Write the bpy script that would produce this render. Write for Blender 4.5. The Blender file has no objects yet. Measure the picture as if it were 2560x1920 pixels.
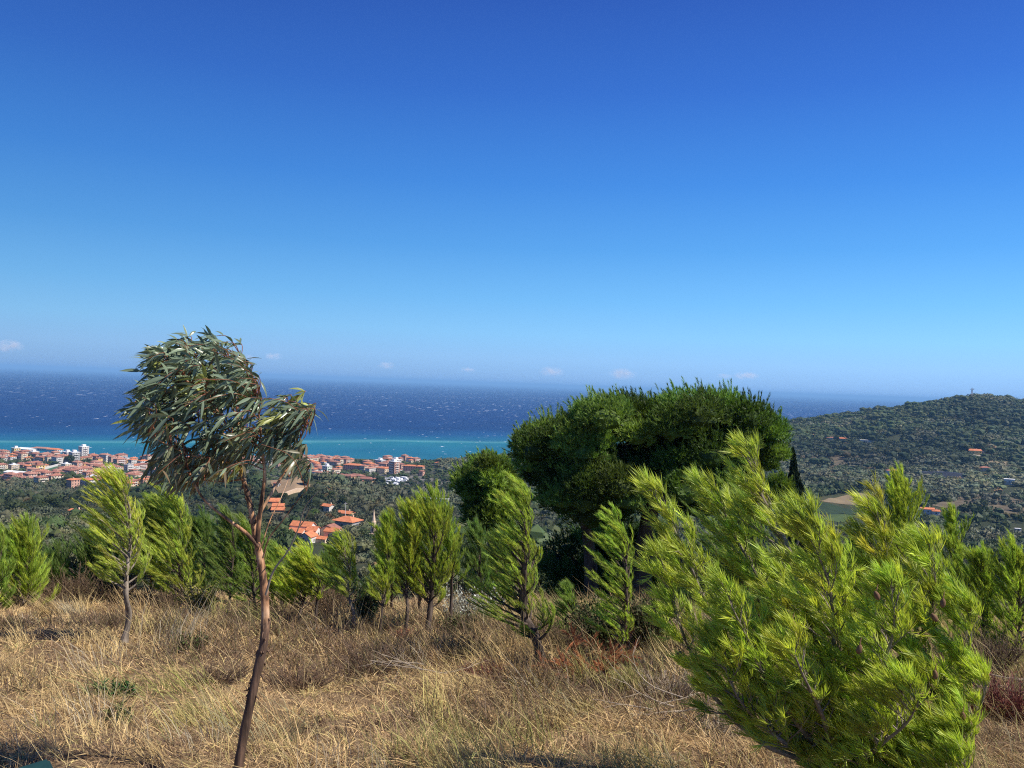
import bpy, bmesh, math, random
import numpy as np
from mathutils import Matrix, Vector

# ------------------------------------------------------------------ camera, sky, sun, exposure
sc = bpy.context.scene
COL = sc.collection
CAM_Z = 135.0                      # metres above the sea
F = 835.0                          # focal length in pixels of a 1024 px wide frame
ROLL = math.radians(2.06)
cam_d = bpy.data.cameras.new('camera')
cam_d.sensor_width = 36.0
cam_d.lens = F / 1024.0 * 36.0
cam_d.clip_start = 0.1
cam_d.clip_end = 250000.0
cam = bpy.data.objects.new('camera', cam_d)
COL.objects.link(cam)
cR, sR = math.cos(ROLL), math.sin(ROLL)
cam.matrix_world = Matrix(((cR, -sR, 0, 0), (0, 0, -1, 0), (sR, cR, 0, CAM_Z), (0, 0, 0, 1)))
sc.camera = cam

SUN_AZ = math.radians(105.0)        # clockwise from the view direction (+Y): the sun stands to the right
SUN_EL = math.radians(51.0)
SUN_DIR = Vector((math.sin(SUN_AZ) * math.cos(SUN_EL), math.cos(SUN_AZ) * math.cos(SUN_EL), math.sin(SUN_EL)))
sun_d = bpy.data.lights.new('sun', 'SUN')
sun_d.energy = 5.0
sun_d.angle = math.radians(0.53)
sun_d.color = (1.0, 0.93, 0.82)
sun_o = bpy.data.objects.new('sun', sun_d)
COL.objects.link(sun_o)
sun_o.rotation_euler = SUN_DIR.to_track_quat('Z', 'Y').to_euler()

world = bpy.data.worlds.new('World')
sc.world = world
world.use_nodes = True
wn, wl = world.node_tree.nodes, world.node_tree.links
wn.clear()
w_out = wn.new('ShaderNodeOutputWorld')
w_bg = wn.new('ShaderNodeBackground')
w_bg.inputs['Strength'].default_value = 0.1
w_sky = wn.new('ShaderNodeTexSky')
w_sky.sky_type = 'NISHITA'
w_sky.sun_disc = False
w_sky.sun_elevation = SUN_EL
w_sky.sun_rotation = SUN_AZ
w_sky.altitude = 140.0
w_sky.air_density = 1.0
w_sky.dust_density = 0.3
w_sky.ozone_density = 3.0
w_tc = wn.new('ShaderNodeTexCoord')
w_sep = wn.new('ShaderNodeSeparateXYZ')
wl.new(w_tc.outputs['Generated'], w_sep.inputs[0])
w_ramp = wn.new('ShaderNodeValToRGB')
cr = w_ramp.color_ramp
SKY = [(0.0, (.220, .430, .800)), (.010, (.250, .480, .850)), (.030, (.275, .545, .930)), (.060, (.235, .570, .965)),
       (.100, (.160, .490, .930)), (.160, (.088, .360, .840)), (.233, (.048, .250, .750)), (.330, (.029, .150, .600)),
       (.420, (.021, .099, .470)), (1.0, (.015, .055, .280))]
cr.elements[0].position, cr.elements[0].color = SKY[0][0], (*SKY[0][1], 1)
cr.elements[1].position, cr.elements[1].color = 1.0, (*SKY[-1][1], 1)
for p_, c_ in SKY[1:-1]:
    e_ = cr.elements.new(p_)
    e_.color = (*c_, 1)
wl.new(w_sep.outputs['Z'], w_ramp.inputs[0])
w_az = wn.new('ShaderNodeMath'); w_az.operation = 'MULTIPLY_ADD'
w_az.inputs[1].default_value = 2.1; w_az.inputs[2].default_value = 7.35
wl.new(w_sep.outputs['X'], w_az.inputs[0])
w_sc = wn.new('ShaderNodeVectorMath'); w_sc.operation = 'SCALE'
wl.new(w_ramp.outputs['Color'], w_sc.inputs[0])
wl.new(w_az.outputs[0], w_sc.inputs['Scale'])
w_mix = wn.new('ShaderNodeMixRGB')
w_mix.inputs[0].default_value = 0.94
wl.new(w_sky.outputs[0], w_mix.inputs[1])
wl.new(w_sc.outputs[0], w_mix.inputs[2])
wl.new(w_mix.outputs[0], w_bg.inputs['Color'])
wl.new(w_bg.outputs[0], w_out.inputs['Surface'])

sc.view_settings.view_transform = 'Standard'
sc.view_settings.look = 'None'
sc.view_settings.exposure = 0.50
sc.view_settings.gamma = 1.0
sc.render.engine = 'CYCLES'
cy = sc.cycles
cy.max_bounces = 5
cy.diffuse_bounces = 3
cy.glossy_bounces = 2
cy.transmission_bounces = 3
cy.transparent_max_bounces = 8
cy.volume_bounces = 0
cy.use_denoising = False
cy.filter_width = 1.15
cy.caustics_reflective = False
cy.caustics_refractive = False

# ------------------------------------------------------------------ small helpers
RNG = np.random.default_rng(11)

def vnoise(x, y, seed=0):
    """smooth value noise in -1..1"""
    xi, yi = np.floor(x), np.floor(y)
    fx, fy = x - xi, y - yi
    fx, fy = fx * fx * (3 - 2 * fx), fy * fy * (3 - 2 * fy)
    def h(a, b):
        s = np.sin(a * 127.1 + b * 311.7 + seed * 74.7) * 43758.5453
        return (s - np.floor(s)) * 2 - 1
    return ((h(xi, yi) * (1 - fx) + h(xi + 1, yi) * fx) * (1 - fy)
            + (h(xi, yi + 1) * (1 - fx) + h(xi + 1, yi + 1) * fx) * fy)

def fbm(x, y, seed=0, n=4):
    a, s, t = 0.5, 0.0, 1.0
    for k in range(n):
        s = s + a * vnoise(x * t, y * t, seed + k * 13)
        a *= 0.5; t *= 2.03
    return s

def nrm(v):
    return v / np.maximum(np.linalg.norm(v, axis=-1, keepdims=True), 1e-9)

def build_mesh(name, verts, tris=None, quads=None, tint=None, mats=(), tmat=None, qmat=None, smooth=False):
    me = bpy.data.meshes.new(name)
    verts = np.asarray(verts, dtype=np.float32).reshape(-1, 3)
    tris = np.zeros((0, 3), np.int32) if tris is None else np.asarray(tris, np.int32).reshape(-1, 3)
    quads = np.zeros((0, 4), np.int32) if quads is None else np.asarray(quads, np.int32).reshape(-1, 4)
    nt, nq = len(tris), len(quads)
    me.vertices.add(len(verts)); me.vertices.foreach_set('co', verts.ravel())
    me.loops.add(nt * 3 + nq * 4)
    me.loops.foreach_set('vertex_index', np.concatenate([tris.ravel(), quads.ravel()]))
    me.polygons.add(nt + nq)
    me.polygons.foreach_set('loop_start', np.concatenate([np.arange(nt) * 3, nt * 3 + np.arange(nq) * 4]).astype(np.int32))
    if tmat is not None or qmat is not None:
        tm = np.zeros(nt, np.int32) if tmat is None else np.asarray(tmat, np.int32)
        qm = np.zeros(nq, np.int32) if qmat is None else np.asarray(qmat, np.int32)
        me.polygons.foreach_set('material_index', np.concatenate([tm, qm]))
    me.polygons.foreach_set('use_smooth', np.full(nt + nq, bool(smooth)))
    for m in mats:
        me.materials.append(m)
    if tint is not None:
        a = me.attributes.new('tint', 'FLOAT_COLOR', 'POINT')
        t = np.ones((len(verts), 4), np.float32)
        t[:, :3] = tint
        a.data.foreach_set('color', t.ravel())
    me.update()
    me.validate()
    return me

def tag(o, label=None, cat=None, group=None, kind=None):
    if label: o['label'] = label
    if cat: o['category'] = cat
    if group: o['group'] = group
    if kind: o['kind'] = kind
    return o

def thing(name, label, cat, loc, group=None, rz=0.0):
    o = bpy.data.objects.new(name, None)
    o.empty_display_size = 0.3
    COL.objects.link(o)
    o.location = loc; o.rotation_euler = (0, 0, rz)
    return tag(o, label, cat, group)

def obj(name, me, parent=None, loc=None):
    o = bpy.data.objects.new(name, me)
    COL.objects.link(o)
    if parent: o.parent = parent
    if loc is not None: o.location = loc
    return o

def dup_tree(src, loc, rz=0.0, scale=1.0, label=None, group=None):
    r = src.copy(); COL.objects.link(r)
    r.location = loc; r.rotation_euler = (0, 0, rz)
    r.scale = (scale,) * 3 if not isinstance(scale, tuple) else scale
    if label: r['label'] = label
    if group: r['group'] = group
    for ch in list(src.children):
        c = ch.copy(); COL.objects.link(c); c.parent = r
        for g in list(ch.children):
            d = g.copy(); COL.objects.link(d); d.parent = c
    return r

class Geo:
    """collects vertex/face arrays (world or local coordinates) for ONE mesh object"""
    def __init__(s):
        s.v, s.t, s.q, s.c, s.tm, s.qm, s.n = [], [], [], [], [], [], 0
    def add(s, v, t=None, q=None, c=(1, 1, 1), m=0):
        v = np.asarray(v, float).reshape(-1, 3)
        s.v.append(v)
        if t is not None and len(t):
            t = np.asarray(t).reshape(-1, 3); s.t.append(t + s.n); s.tm.append(np.full(len(t), m))
        if q is not None and len(q):
            q = np.asarray(q).reshape(-1, 4); s.q.append(q + s.n); s.qm.append(np.full(len(q), m))
        cc = np.asarray(c, float)
        s.c.append(np.broadcast_to(cc, (len(v), 3)) if cc.ndim == 1 else cc)
        s.n += len(v)
        return s
    def mesh(s, name, mats, origin=(0, 0, 0), smooth=False):
        cat_ = lambda L, w: np.concatenate(L) if L else np.zeros((0, w), int)
        v = np.concatenate(s.v) - np.asarray(origin, float)
        return build_mesh(name, v, cat_(s.t, 3), cat_(s.q, 4), np.concatenate(s.c), mats,
                          np.concatenate(s.tm) if s.tm else None, np.concatenate(s.qm) if s.qm else None, smooth)
    def part(s, name, mats, parent, smooth=False):
        o = obj(name, s.mesh(name, mats, tuple(parent.location), smooth), parent)
        return o
    # ---- boxes and roofs, local axes
    def box(s, x0, x1, y0, y1, z0, z1, m=0, c=(1, 1, 1)):
        v = [(x, y, z) for z in (z0, z1) for x, y in ((x0, y0), (x1, y0), (x1, y1), (x0, y1))]
        return s.add(v, q=[(3, 2, 1, 0), (4, 5, 6, 7), (0, 1, 5, 4), (1, 2, 6, 5), (2, 3, 7, 6), (3, 0, 4, 7)], m=m, c=c)
    def hip(s, x0, x1, y0, y1, z, h, m=0, t=0.25, c=(1, 1, 1)):
        """hip roof with an eaves slab of thickness t; ridge along the longer side"""
        s.box(x0, x1, y0, y1, z, z + t, m, c)
        z += t
        w, d = x1 - x0, y1 - y0
        if w >= d:
            a, b = (x0 + d / 2 * .95, (y0 + y1) / 2, z + h), (x1 - d / 2 * .95, (y0 + y1) / 2, z + h)
            v = [(x0, y0, z), (x1, y0, z), (x1, y1, z), (x0, y1, z), a, b]
            s.add(v, q=[(0, 1, 5, 4), (2, 3, 4, 5)], t=[(1, 2, 5), (3, 0, 4)], m=m, c=c)
        else:
            a, b = ((x0 + x1) / 2, y0 + w / 2 * .95, z + h), ((x0 + x1) / 2, y1 - w / 2 * .95, z + h)
            v = [(x0, y0, z), (x1, y0, z), (x1, y1, z), (x0, y1, z), a, b]
            s.add(v, q=[(1, 2, 5, 4), (3, 0, 4, 5)], t=[(0, 1, 4), (2, 3, 5)], m=m, c=c)
        return s
    def gable(s, x0, x1, y0, y1, z, h, m=0, t=0.22, axis='x', c=(1, 1, 1)):
        """two sloping slabs meeting in a ridge along the axis"""
        if axis == 'x':
            ym = (y0 + y1) / 2
            for (ya, yb) in ((y0, ym), (y1, ym)):
                v = [(x0, ya, z), (x1, ya, z), (x1, yb, z + h), (x0, yb, z + h),
                     (x0, ya, z + t), (x1, ya, z + t), (x1, yb, z + h + t), (x0, yb, z + h + t)]
                s.add(v, q=[(0, 1, 2, 3), (4, 5, 6, 7), (0, 1, 5, 4), (1, 2, 6, 5), (3, 0, 4, 7)], m=m, c=c)
        else:
            xm = (x0 + x1) / 2
            for (xa, xb) in ((x0, xm), (x1, xm)):
                v = [(xa, y0, z), (xa, y1, z), (xb, y1, z + h), (xb, y0, z + h),
                     (xa, y0, z + t), (xa, y1, z + t), (xb, y1, z + h + t), (xb, y0, z + h + t)]
                s.add(v, q=[(0, 1, 2, 3), (4, 5, 6, 7), (0, 1, 5, 4), (1, 2, 6, 5), (3, 0, 4, 7)], m=m, c=c)
        return s
    def house_walls(s, x0, x1, y0, y1, z0, z1, h=0, axis='x', m=0, c=(1, 1, 1)):
        """box with gable triangles under a roof of height h"""
        s.box(x0, x1, y0, y1, z0, z1, m, c)
        if h:
            if axis == 'x':
                ym = (y0 + y1) / 2
                for x in (x0, x1):
                    s.add([(x, y0, z1), (x, y1, z1), (x, ym, z1 + h)], t=[(0, 1, 2)], m=m, c=c)
            else:
                xm = (x0 + x1) / 2
                for y in (y0, y1):
                    s.add([(x0, y, z1), (x1, y, z1), (xm, y, z1 + h)], t=[(0, 1, 2)], m=m, c=c)
        return s
    # ---- tubes: P (B,K,3) centre lines, R (B,K) radii
    def tubes(s, P, R, sides=6, c=(1, 1, 1), m=0):
        P = np.asarray(P, float); R = np.asarray(R, float)
        if P.ndim == 2: P, R = P[None], R[None]
        B, K, _ = P.shape
        T = nrm(np.gradient(P, axis=1))
        ref = np.where(np.abs(T[:, :1, 2:3]) > 0.9, np.array([1., 0, 0]), np.array([0, 0, 1.])) * np.ones((B, K, 1))
        A = nrm(np.cross(T, ref)); Bn = np.cross(T, A)
        th = np.arange(sides) / sides * 2 * np.pi
        V = P[:, :, None] + R[:, :, None, None] * (A[:, :, None] * np.cos(th)[:, None] + Bn[:, :, None] * np.sin(th)[:, None])
        idx = np.arange(B * K * sides).reshape(B, K, sides)
        a = idx[:, :-1]; b = idx[:, 1:]
        q = np.stack([a, np.roll(a, -1, 2), np.roll(b, -1, 2), b], -1).reshape(-1, 4)
        cc = np.asarray(c, float)
        if cc.ndim == 2: cc = np.repeat(cc, K * sides, 0)
        return s.add(V.reshape(-1, 3), q=q, c=cc, m=m)
    # ---- needles / blades, vectorised
    def needles(s, base, d, L, W, c, rng, bend=None, m=0):
        n = len(base)
        d = nrm(d)
        side = nrm(np.cross(d, rng.normal(size=(n, 3)))) * (np.asarray(W) * .5).reshape(-1, 1)
        L = np.asarray(L).reshape(-1, 1)
        if bend is None:
            v = np.stack([base - side, base + side, base + d * L], 1).reshape(-1, 3)
            return s.add(v, t=np.arange(n * 3).reshape(-1, 3), c=np.repeat(c, 3, 0) if np.ndim(c) == 2 else c, m=m)
        mid = base + d * L * .55 + bend * L * .18
        tip = base + d * L * .95 + bend * L * .6
        v = np.stack([base - side, base + side, mid + side * .8, mid - side * .8, tip], 1).reshape(-1, 3)
        i = np.arange(n)[:, None] * 5
        return s.add(v, q=i + np.array([0, 1, 2, 3]), t=i + np.array([3, 2, 4]), c=np.repeat(c, 5, 0) if np.ndim(c) == 2 else c, m=m)
    # ---- small leaf quads, random or given normals
    def leaves(s, p, size, c, rng, d=None, aspect=.5, m=0):
        n = len(p)
        d = nrm(rng.normal(size=(n, 3))) if d is None else nrm(d)
        w = nrm(np.cross(d, rng.normal(size=(n, 3))))
        sz = np.asarray(size).reshape(-1, 1) * np.ones((n, 1))
        v = np.stack([p - d * sz * .5, p + w * sz * aspect * .5, p + d * sz * .5, p - w * sz * aspect * .5], 1).reshape(-1, 3)
        return s.add(v, q=np.arange(n * 4).reshape(-1, 4), c=np.repeat(c, 4, 0) if np.ndim(c) == 2 else c, m=m)

# ------------------------------------------------------------------ materials
def new_mat(name):
    m = bpy.data.materials.new(name); m.use_nodes = True
    nt = m.node_tree; b = nt.nodes['Principled BSDF']
    return m, nt, b

def tex_noise(nt, scale, detail=4, rough=.6, coord='Object', sc3=None):
    tc = nt.nodes.new('ShaderNodeTexCoord')
    n = nt.nodes.new('ShaderNodeTexNoise')
    n.inputs['Scale'].default_value = scale; n.inputs['Detail'].default_value = detail; n.inputs['Roughness'].default_value = rough
    if sc3:
        mp = nt.nodes.new('ShaderNodeMapping'); mp.inputs['Scale'].default_value = sc3
        nt.links.new(tc.outputs[coord], mp.inputs['Vector']); nt.links.new(mp.outputs[0], n.inputs['Vector'])
    else:
        nt.links.new(tc.outputs[coord], n.inputs['Vector'])
    return n

def ramp(nt, src, stops):
    r = nt.nodes.new('ShaderNodeValToRGB')
    els = r.color_ramp.elements
    els[0].position, els[0].color = stops[0][0], (*stops[0][1], 1)
    els[1].position, els[1].color = stops[-1][0], (*stops[-1][1], 1)
    for p, c in stops[1:-1]:
        e = els.new(p); e.color = (*c, 1)
    nt.links.new(src, r.inputs[0])
    return r

def mulcol(nt, a, b):
    m = nt.nodes.new('ShaderNodeMixRGB'); m.blend_type = 'MULTIPLY'; m.inputs[0].default_value = 1
    nt.links.new(a, m.inputs[1]); nt.links.new(b, m.inputs[2])
    return m.outputs[0]

def plain(name, col, rough=.7, var=.25, scale=1.5, spec=.3, metallic=0, bump=0.0):
    m, nt, b = new_mat(name)
    n = tex_noise(nt, scale)
    r = ramp(nt, n.outputs['Fac'], [(.25, tuple(x * (1 - var) for x in col)), (.75, tuple(min(1, x * (1 + var)) for x in col))])
    nt.links.new(r.outputs[0], b.inputs['Base Color'])
    b.inputs['Roughness'].default_value = rough
    b.inputs['Specular IOR Level'].default_value = spec
    b.inputs['Metallic'].default_value = metallic
    if bump:
        bp = nt.nodes.new('ShaderNodeBump'); bp.inputs['Strength'].default_value = bump
        nt.links.new(n.outputs['Fac'], bp.inputs['Height']); nt.links.new(bp.outputs[0], b.inputs['Normal'])
    return m

def leafy(name, col, trans=.3, rough=.5, spec=.25, tcol=None):
    """foliage: the 'tint' attribute (leaf-to-leaf colour, and shade painted into the undergrowth pine) times a base colour, with light passing through"""
    m, nt, b = new_mat(name)
    at = nt.nodes.new('ShaderNodeAttribute'); at.attribute_name = 'tint'
    rgb = nt.nodes.new('ShaderNodeRGB'); rgb.outputs[0].default_value = (*col, 1)
    c = mulcol(nt, at.outputs['Color'], rgb.outputs[0])
    nt.links.new(c, b.inputs['Base Color'])
    b.inputs['Roughness'].default_value = rough
    b.inputs['Specular IOR Level'].default_value = spec
    if trans:
        tr = nt.nodes.new('ShaderNodeBsdfTranslucent')
        rg2 = nt.nodes.new('ShaderNodeRGB'); rg2.outputs[0].default_value = (*(tcol or col), 1)
        nt.links.new(mulcol(nt, at.outputs['Color'], rg2.outputs[0]), tr.inputs['Color'])
        mx = nt.nodes.new('ShaderNodeMixShader'); mx.inputs[0].default_value = trans
        nt.links.new(b.outputs[0], mx.inputs[1]); nt.links.new(tr.outputs[0], mx.inputs[2])
        nt.links.new(mx.outputs[0], nt.nodes['Material Output'].inputs['Surface'])
    return m

def bark(name, c1, c2, scale=14, stretch=(1, 1, .25), bump=.5):
    m, nt, b = new_mat(name)
    n = tex_noise(nt, scale, 6, .65, 'Object', stretch)
    r = ramp(nt, n.outputs['Fac'], [(.35, c1), (.62, c2)])
    nt.links.new(r.outputs[0], b.inputs['Base Color'])
    b.inputs['Roughness'].default_value = .85; b.inputs['Specular IOR Level'].default_value = .15
    bp = nt.nodes.new('ShaderNodeBump'); bp.inputs['Strength'].default_value = bump; bp.inputs['Distance'].default_value = .02
    nt.links.new(n.outputs['Fac'], bp.inputs['Height']); nt.links.new(bp.outputs[0], b.inputs['Normal'])
    return m

M = {}
M['needle_bright'] = leafy('bright_pine_needles', (.405, .490, .074), .38, .45, .45, (.51, .61, .05))
M['needle_mid'] = leafy('young_pine_needles', (.285, .322, .068), .44, .5, .3, (.42, .47, .05))
M['needle_dark'] = leafy('old_pine_needles', (.088, .140, .028), .25, .5, .25, (.15, .24, .02))
M['cypress'] = leafy('cypress_scales', (.022, .036, .014), .08, .6, .2)
M['euc'] = leafy('eucalyptus_leaves', (.165, .215, .132), .20, .30, .5, (.23, .28, .08))
M['olive'] = leafy('olive_leaves', (.105, .118, .060), .15, .6, .3)
M['wood_leaf'] = leafy('woodland_leaves', (.050, .070, .022), .15, .6, .2)
M['shrub'] = leafy('shrub_leaves', (.075, .085, .028), .2, .6, .2)
M['grass'] = leafy('dry_grass', (1, 1, 1), .25, .7, .15)
M['weed'] = leafy('green_weed', (.06, .12, .03), .25, .5, .3)
M['bark_pine'] = bark('pine_bark', (.03, .023, .02), (.14, .105, .085), 18)
M['bark_grey'] = bark('grey_branch_bark', (.11, .09, .07), (.30, .25, .20), 22)
M['bark_old'] = bark('old_pine_bark', (.03, .022, .018), (.13, .085, .06), 4)
M['twig_red'] = plain('red_twig', (.20, .075, .040), .6, .3, 20)
M['twig_dry'] = plain('dry_twig', (.33, .27, .20), .8, .3, 15)
M['trunk_far'] = plain('far_trunk', (.07, .055, .04), .9, .3, 2)

def euc_bark():
    m, nt, b = new_mat('eucalyptus_bark')
    at = nt.nodes.new('ShaderNodeAttribute'); at.attribute_name = 'tint'
    sp = nt.nodes.new('ShaderNodeSeparateXYZ'); nt.links.new(at.outputs['Vector'], sp.inputs[0])
    n1 = tex_noise(nt, 20, 6, .65, 'Object', (1, 1, .13))
    dark = ramp(nt, n1.outputs['Fac'], [(.35, (.035, .024, .018)), (.62, (.18, .11, .075))])
    n2 = tex_noise(nt, 15, 6, .65, 'Object', (1, 1, .3))
    pale = ramp(nt, n2.outputs['Fac'], [(.40, (.08, .045, .03)), (.48, (.34, .175, .09)), (.58, (.55, .33, .19)), (.72, (.70, .50, .35))])
    n3 = tex_noise(nt, 7, 4, .6, 'Object', (1, 1, .5))
    ad = nt.nodes.new('ShaderNodeMath'); ad.operation = 'MULTIPLY_ADD'; ad.inputs[1].default_value = 1.1
    nt.links.new(n3.outputs['Fac'], ad.inputs[0]); nt.links.new(sp.outputs['X'], ad.inputs[2])
    mr = nt.nodes.new('ShaderNodeMapRange'); mr.inputs[1].default_value = .86; mr.inputs[2].default_value = .98
    nt.links.new(ad.outputs[0], mr.inputs[0])
    mx = nt.nodes.new('ShaderNodeMixRGB'); nt.links.new(mr.outputs[0], mx.inputs[0])
    nt.links.new(dark.outputs[0], mx.inputs[1]); nt.links.new(pale.outputs[0], mx.inputs[2])
    nt.links.new(mx.outputs[0], b.inputs['Base Color'])
    b.inputs['Roughness'].default_value = .75; b.inputs['Specular IOR Level'].default_value = .2
    bp = nt.nodes.new('ShaderNodeBump'); bp.inputs['Strength'].default_value = .6; bp.inputs['Distance'].default_value = .015
    nt.links.new(n1.outputs['Fac'], bp.inputs['Height']); nt.links.new(bp.outputs[0], b.inputs['Normal'])
    return m
M['bark_euc'] = euc_bark()
# ------------------------------------------------------------------ the lie of the land
# drop below the camera, as 835 * drop / depth, for columns of viewing direction and rows of depth
T_COL = np.array([0, 200, 300, 380, 450, 500, 600, 720, 787, 833, 900, 977, 1024], float)
T_ROW = [(1, 1920), (3, 682), (5.5, 398), (8, 303), (10, 267), (13, 241), (16, 226), (20, 223), (30, 236), (60, 236), (100, 222), (200, 195),
         (350, [167, 167, 166, 168, 168, 168, 170, 172, 174, 174, 174, 174, 174]),
         (464, [151, 151, 148, 148, 147, 150, 155, 158, 158, 158, 158, 157, 157]),
         (540, [142, 140, 126, 134, 135, 142, 146, 148, 147, 146, 145, 144, 144]),
         (650, [132, 122, 101, 119, 123, 132, 132, 130, 127, 125, 126, 127, 127]),
         (750, [125, 119, 104, 117, 120, 124, 122, 115, 111, 110, 111, 113, 114]),
         (850, [118.5, 116, 110, 116, 117, 118, 112, 103, 98, 98, 98, 99, 100]),
         (950, [111, 111, 111, 111, 110.5, 108, 102, 92, 86, 87, 85, 85, 86]),
         (1050, [103.5, 103, 102, 102, 97, 93, 90, 80, 75, 77, 73, 71, 73]),
         (1200, [92.3, 92.3, 92, 91.5, 82, 77, 74, 65, 60, 62, 56, 50, 54]),
         (1350, [85, 84.6, 82.8, 82.8, 82, 80, 68, 55, 47, 48, 37, 29, 34]),
         (1500, [78, 77, 76, 76, 76, 75.8, 66, 46, 36, 34, 20, 9, 15]),
         (1700, [75, 75, 75, 75, 75, 72, 66, 40, 30, 23.5, 12, -3, 1.5]),
         (1900, [72, 72, 72, 72, 72, 72, 66, 44, 35, 31, 19, 4, 7]),
         (2200, [70, 70, 70, 70, 70, 70, 66, 52, 44, 42, 33, 20, 22]),
         (3000, 60), (6000, 60)]
T_Y = np.log(np.array([r[0] for r in T_ROW], float))
T_V = np.array([np.full(len(T_COL), r[1]) if np.isscalar(r[1]) else r[1] for r in T_ROW], float)

def HZ(X, Y, noise=True):
    """ground height above the sea"""
    X = np.asarray(X, float); Y = np.asarray(Y, float)
    Yc = np.maximum(Y, 1.0)
    px = np.clip(512 + F * X / np.maximum(Y, 4.0), 0, 1023.9)
    ly = np.clip(np.log(Yc), T_Y[0], T_Y[-1] - 1e-6)
    r = np.clip(np.searchsorted(T_Y, ly, 'right') - 1, 0, len(T_Y) - 2)
    c = np.clip(np.searchsorted(T_COL, px, 'right') - 1, 0, len(T_COL) - 2)
    fr = (ly - T_Y[r]) / (T_Y[r + 1] - T_Y[r])
    fc = (px - T_COL[c]) / (T_COL[c + 1] - T_COL[c])
    v = (T_V[r, c] * (1 - fc) + T_V[r, c + 1] * fc) * (1 - fr) + (T_V[r + 1, c] * (1 - fc) + T_V[r + 1, c + 1] * fc) * fr
    z = CAM_Z - v * Yc / F
    z = z - np.where(Y < 1, (Y - 1) * 0.05, 0)
    if noise:
        amp = np.clip((Y - 170) / 500, 0, 1) * np.clip((1500 - np.abs(X)) / 500, 0.4, 1)
        flat = np.clip((z - 12) / 14, 0, 1)
        z = z + amp * flat * (fbm(X / 90, Y / 90, 3) * 7 + fbm(X / 22, Y / 22, 5) * 1.6)
        near = np.clip((60 - Y) / 30, 0, 1)
        z = z + near * (fbm(X / 1.7, Y / 1.7, 8) * .16 + vnoise(X / 5, Y / 5, 2) * .08)
    return np.maximum(z, -2.5)

S = 1024 / 2212.0                                   # readings below were taken on a 2212 px wide view of the photograph
def ray(px, py):
    u, v = (px * S - 512) / F, (384 - py * S) / F
    return np.array([u * cR - v * sR, 1.0, u * sR + v * cR])
def at(px, py, Y):
    d = ray(px, py)
    return np.array([0, 0, CAM_Z]) + d * Y
def hit(px, py, y0=2.2, y1=2600):
    """where the line of sight meets the ground"""
    d = ray(px, py)
    ys = np.exp(np.linspace(math.log(y0), math.log(y1), 4000))
    below = (CAM_Z + d[2] * ys) <= HZ(d[0] * ys, ys)
    k = int(np.argmax(below)) if below.any() else len(ys) - 1
    Y = ys[k]
    return np.array([d[0] * Y, Y, float(HZ(d[0] * Y, Y))])
def ground(X, Y):
    return float(HZ(X, Y))
FS = F / S                                          # focal length in those readings
def metres(px, Y):
    return px * Y / FS

# ------------------------------------------------------------------ ground sheet
def make_ground():
    t = np.exp(np.linspace(math.log(1.2), math.log(6008), 620))
    u = np.linspace(-1.25, 1.25, 560)
    Y = t[:, None] - 8 + 0 * u[None]
    X = u[None] * (t[:, None])
    Z = HZ(X, Y)
    n, k = Z.shape
    v = np.stack([X, Y, Z], -1).reshape(-1, 3)
    i = np.arange(n * k).reshape(n, k)
    q = np.stack([i[:-1, :-1], i[:-1, 1:], i[1:, 1:], i[1:, :-1]], -1).reshape(-1, 4)
    m, nt, b = new_mat('ground_soil')
    n1 = tex_noise(nt, .9, 8, .7)
    near = ramp(nt, n1.outputs['Fac'], [(.3, (.085, .055, .034)), (.5, (.17, .115, .065)), (.7, (.27, .19, .10))])
    n2 = tex_noise(nt, .02, 8, .7)
    far = ramp(nt, n2.outputs['Fac'], [(.32, (.026, .034, .016)), (.52, (.042, .048, .023)), (.66, (.070, .066, .036)), (.80, (.12, .10, .06))])
    geo = nt.nodes.new('ShaderNodeNewGeometry')
    sep = nt.nodes.new('ShaderNodeSeparateXYZ'); nt.links.new(geo.outputs['Position'], sep.inputs[0])
    mr = nt.nodes.new('ShaderNodeMapRange'); mr.inputs[1].default_value = 16; mr.inputs[2].default_value = 30
    nt.links.new(sep.outputs['Y'], mr.inputs[0])
    mx = nt.nodes.new('ShaderNodeMixRGB'); nt.links.new(mr.outputs[0], mx.inputs[0])
    nt.links.new(near.outputs[0], mx.inputs[1]); nt.links.new(far.outputs[0], mx.inputs[2])
    # the town stands on paler paved ground: everything under about 14 m above the sea
    mt = nt.nodes.new('ShaderNodeMapRange'); mt.inputs[1].default_value = 16; mt.inputs[2].default_value = 10
    nt.links.new(sep.outputs['Z'], mt.inputs[0])
    n3 = tex_noise(nt, .03, 5, .6)
    town = ramp(nt, n3.outputs['Fac'], [(.35, (.05, .06, .035)), (.5, (.14, .13, .11)), (.7, (.24, .22, .19))])
    mx2 = nt.nodes.new('ShaderNodeMixRGB'); nt.links.new(mt.outputs[0], mx2.inputs[0])
    nt.links.new(mx.outputs[0], mx2.inputs[1]); nt.links.new(town.outputs[0], mx2.inputs[2])
    nt.links.new(mx2.outputs[0], b.inputs['Base Color'])
    b.inputs['Roughness'].default_value = .95; b.inputs['Specular IOR Level'].default_value = .1
    o = obj('ground', build_mesh('ground', v, quads=q, mats=[m], smooth=True))
    tag(o, 'grassy hilltop falling to olive groves, valley and coastal plain', None, None, 'structure')
make_ground()

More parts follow.
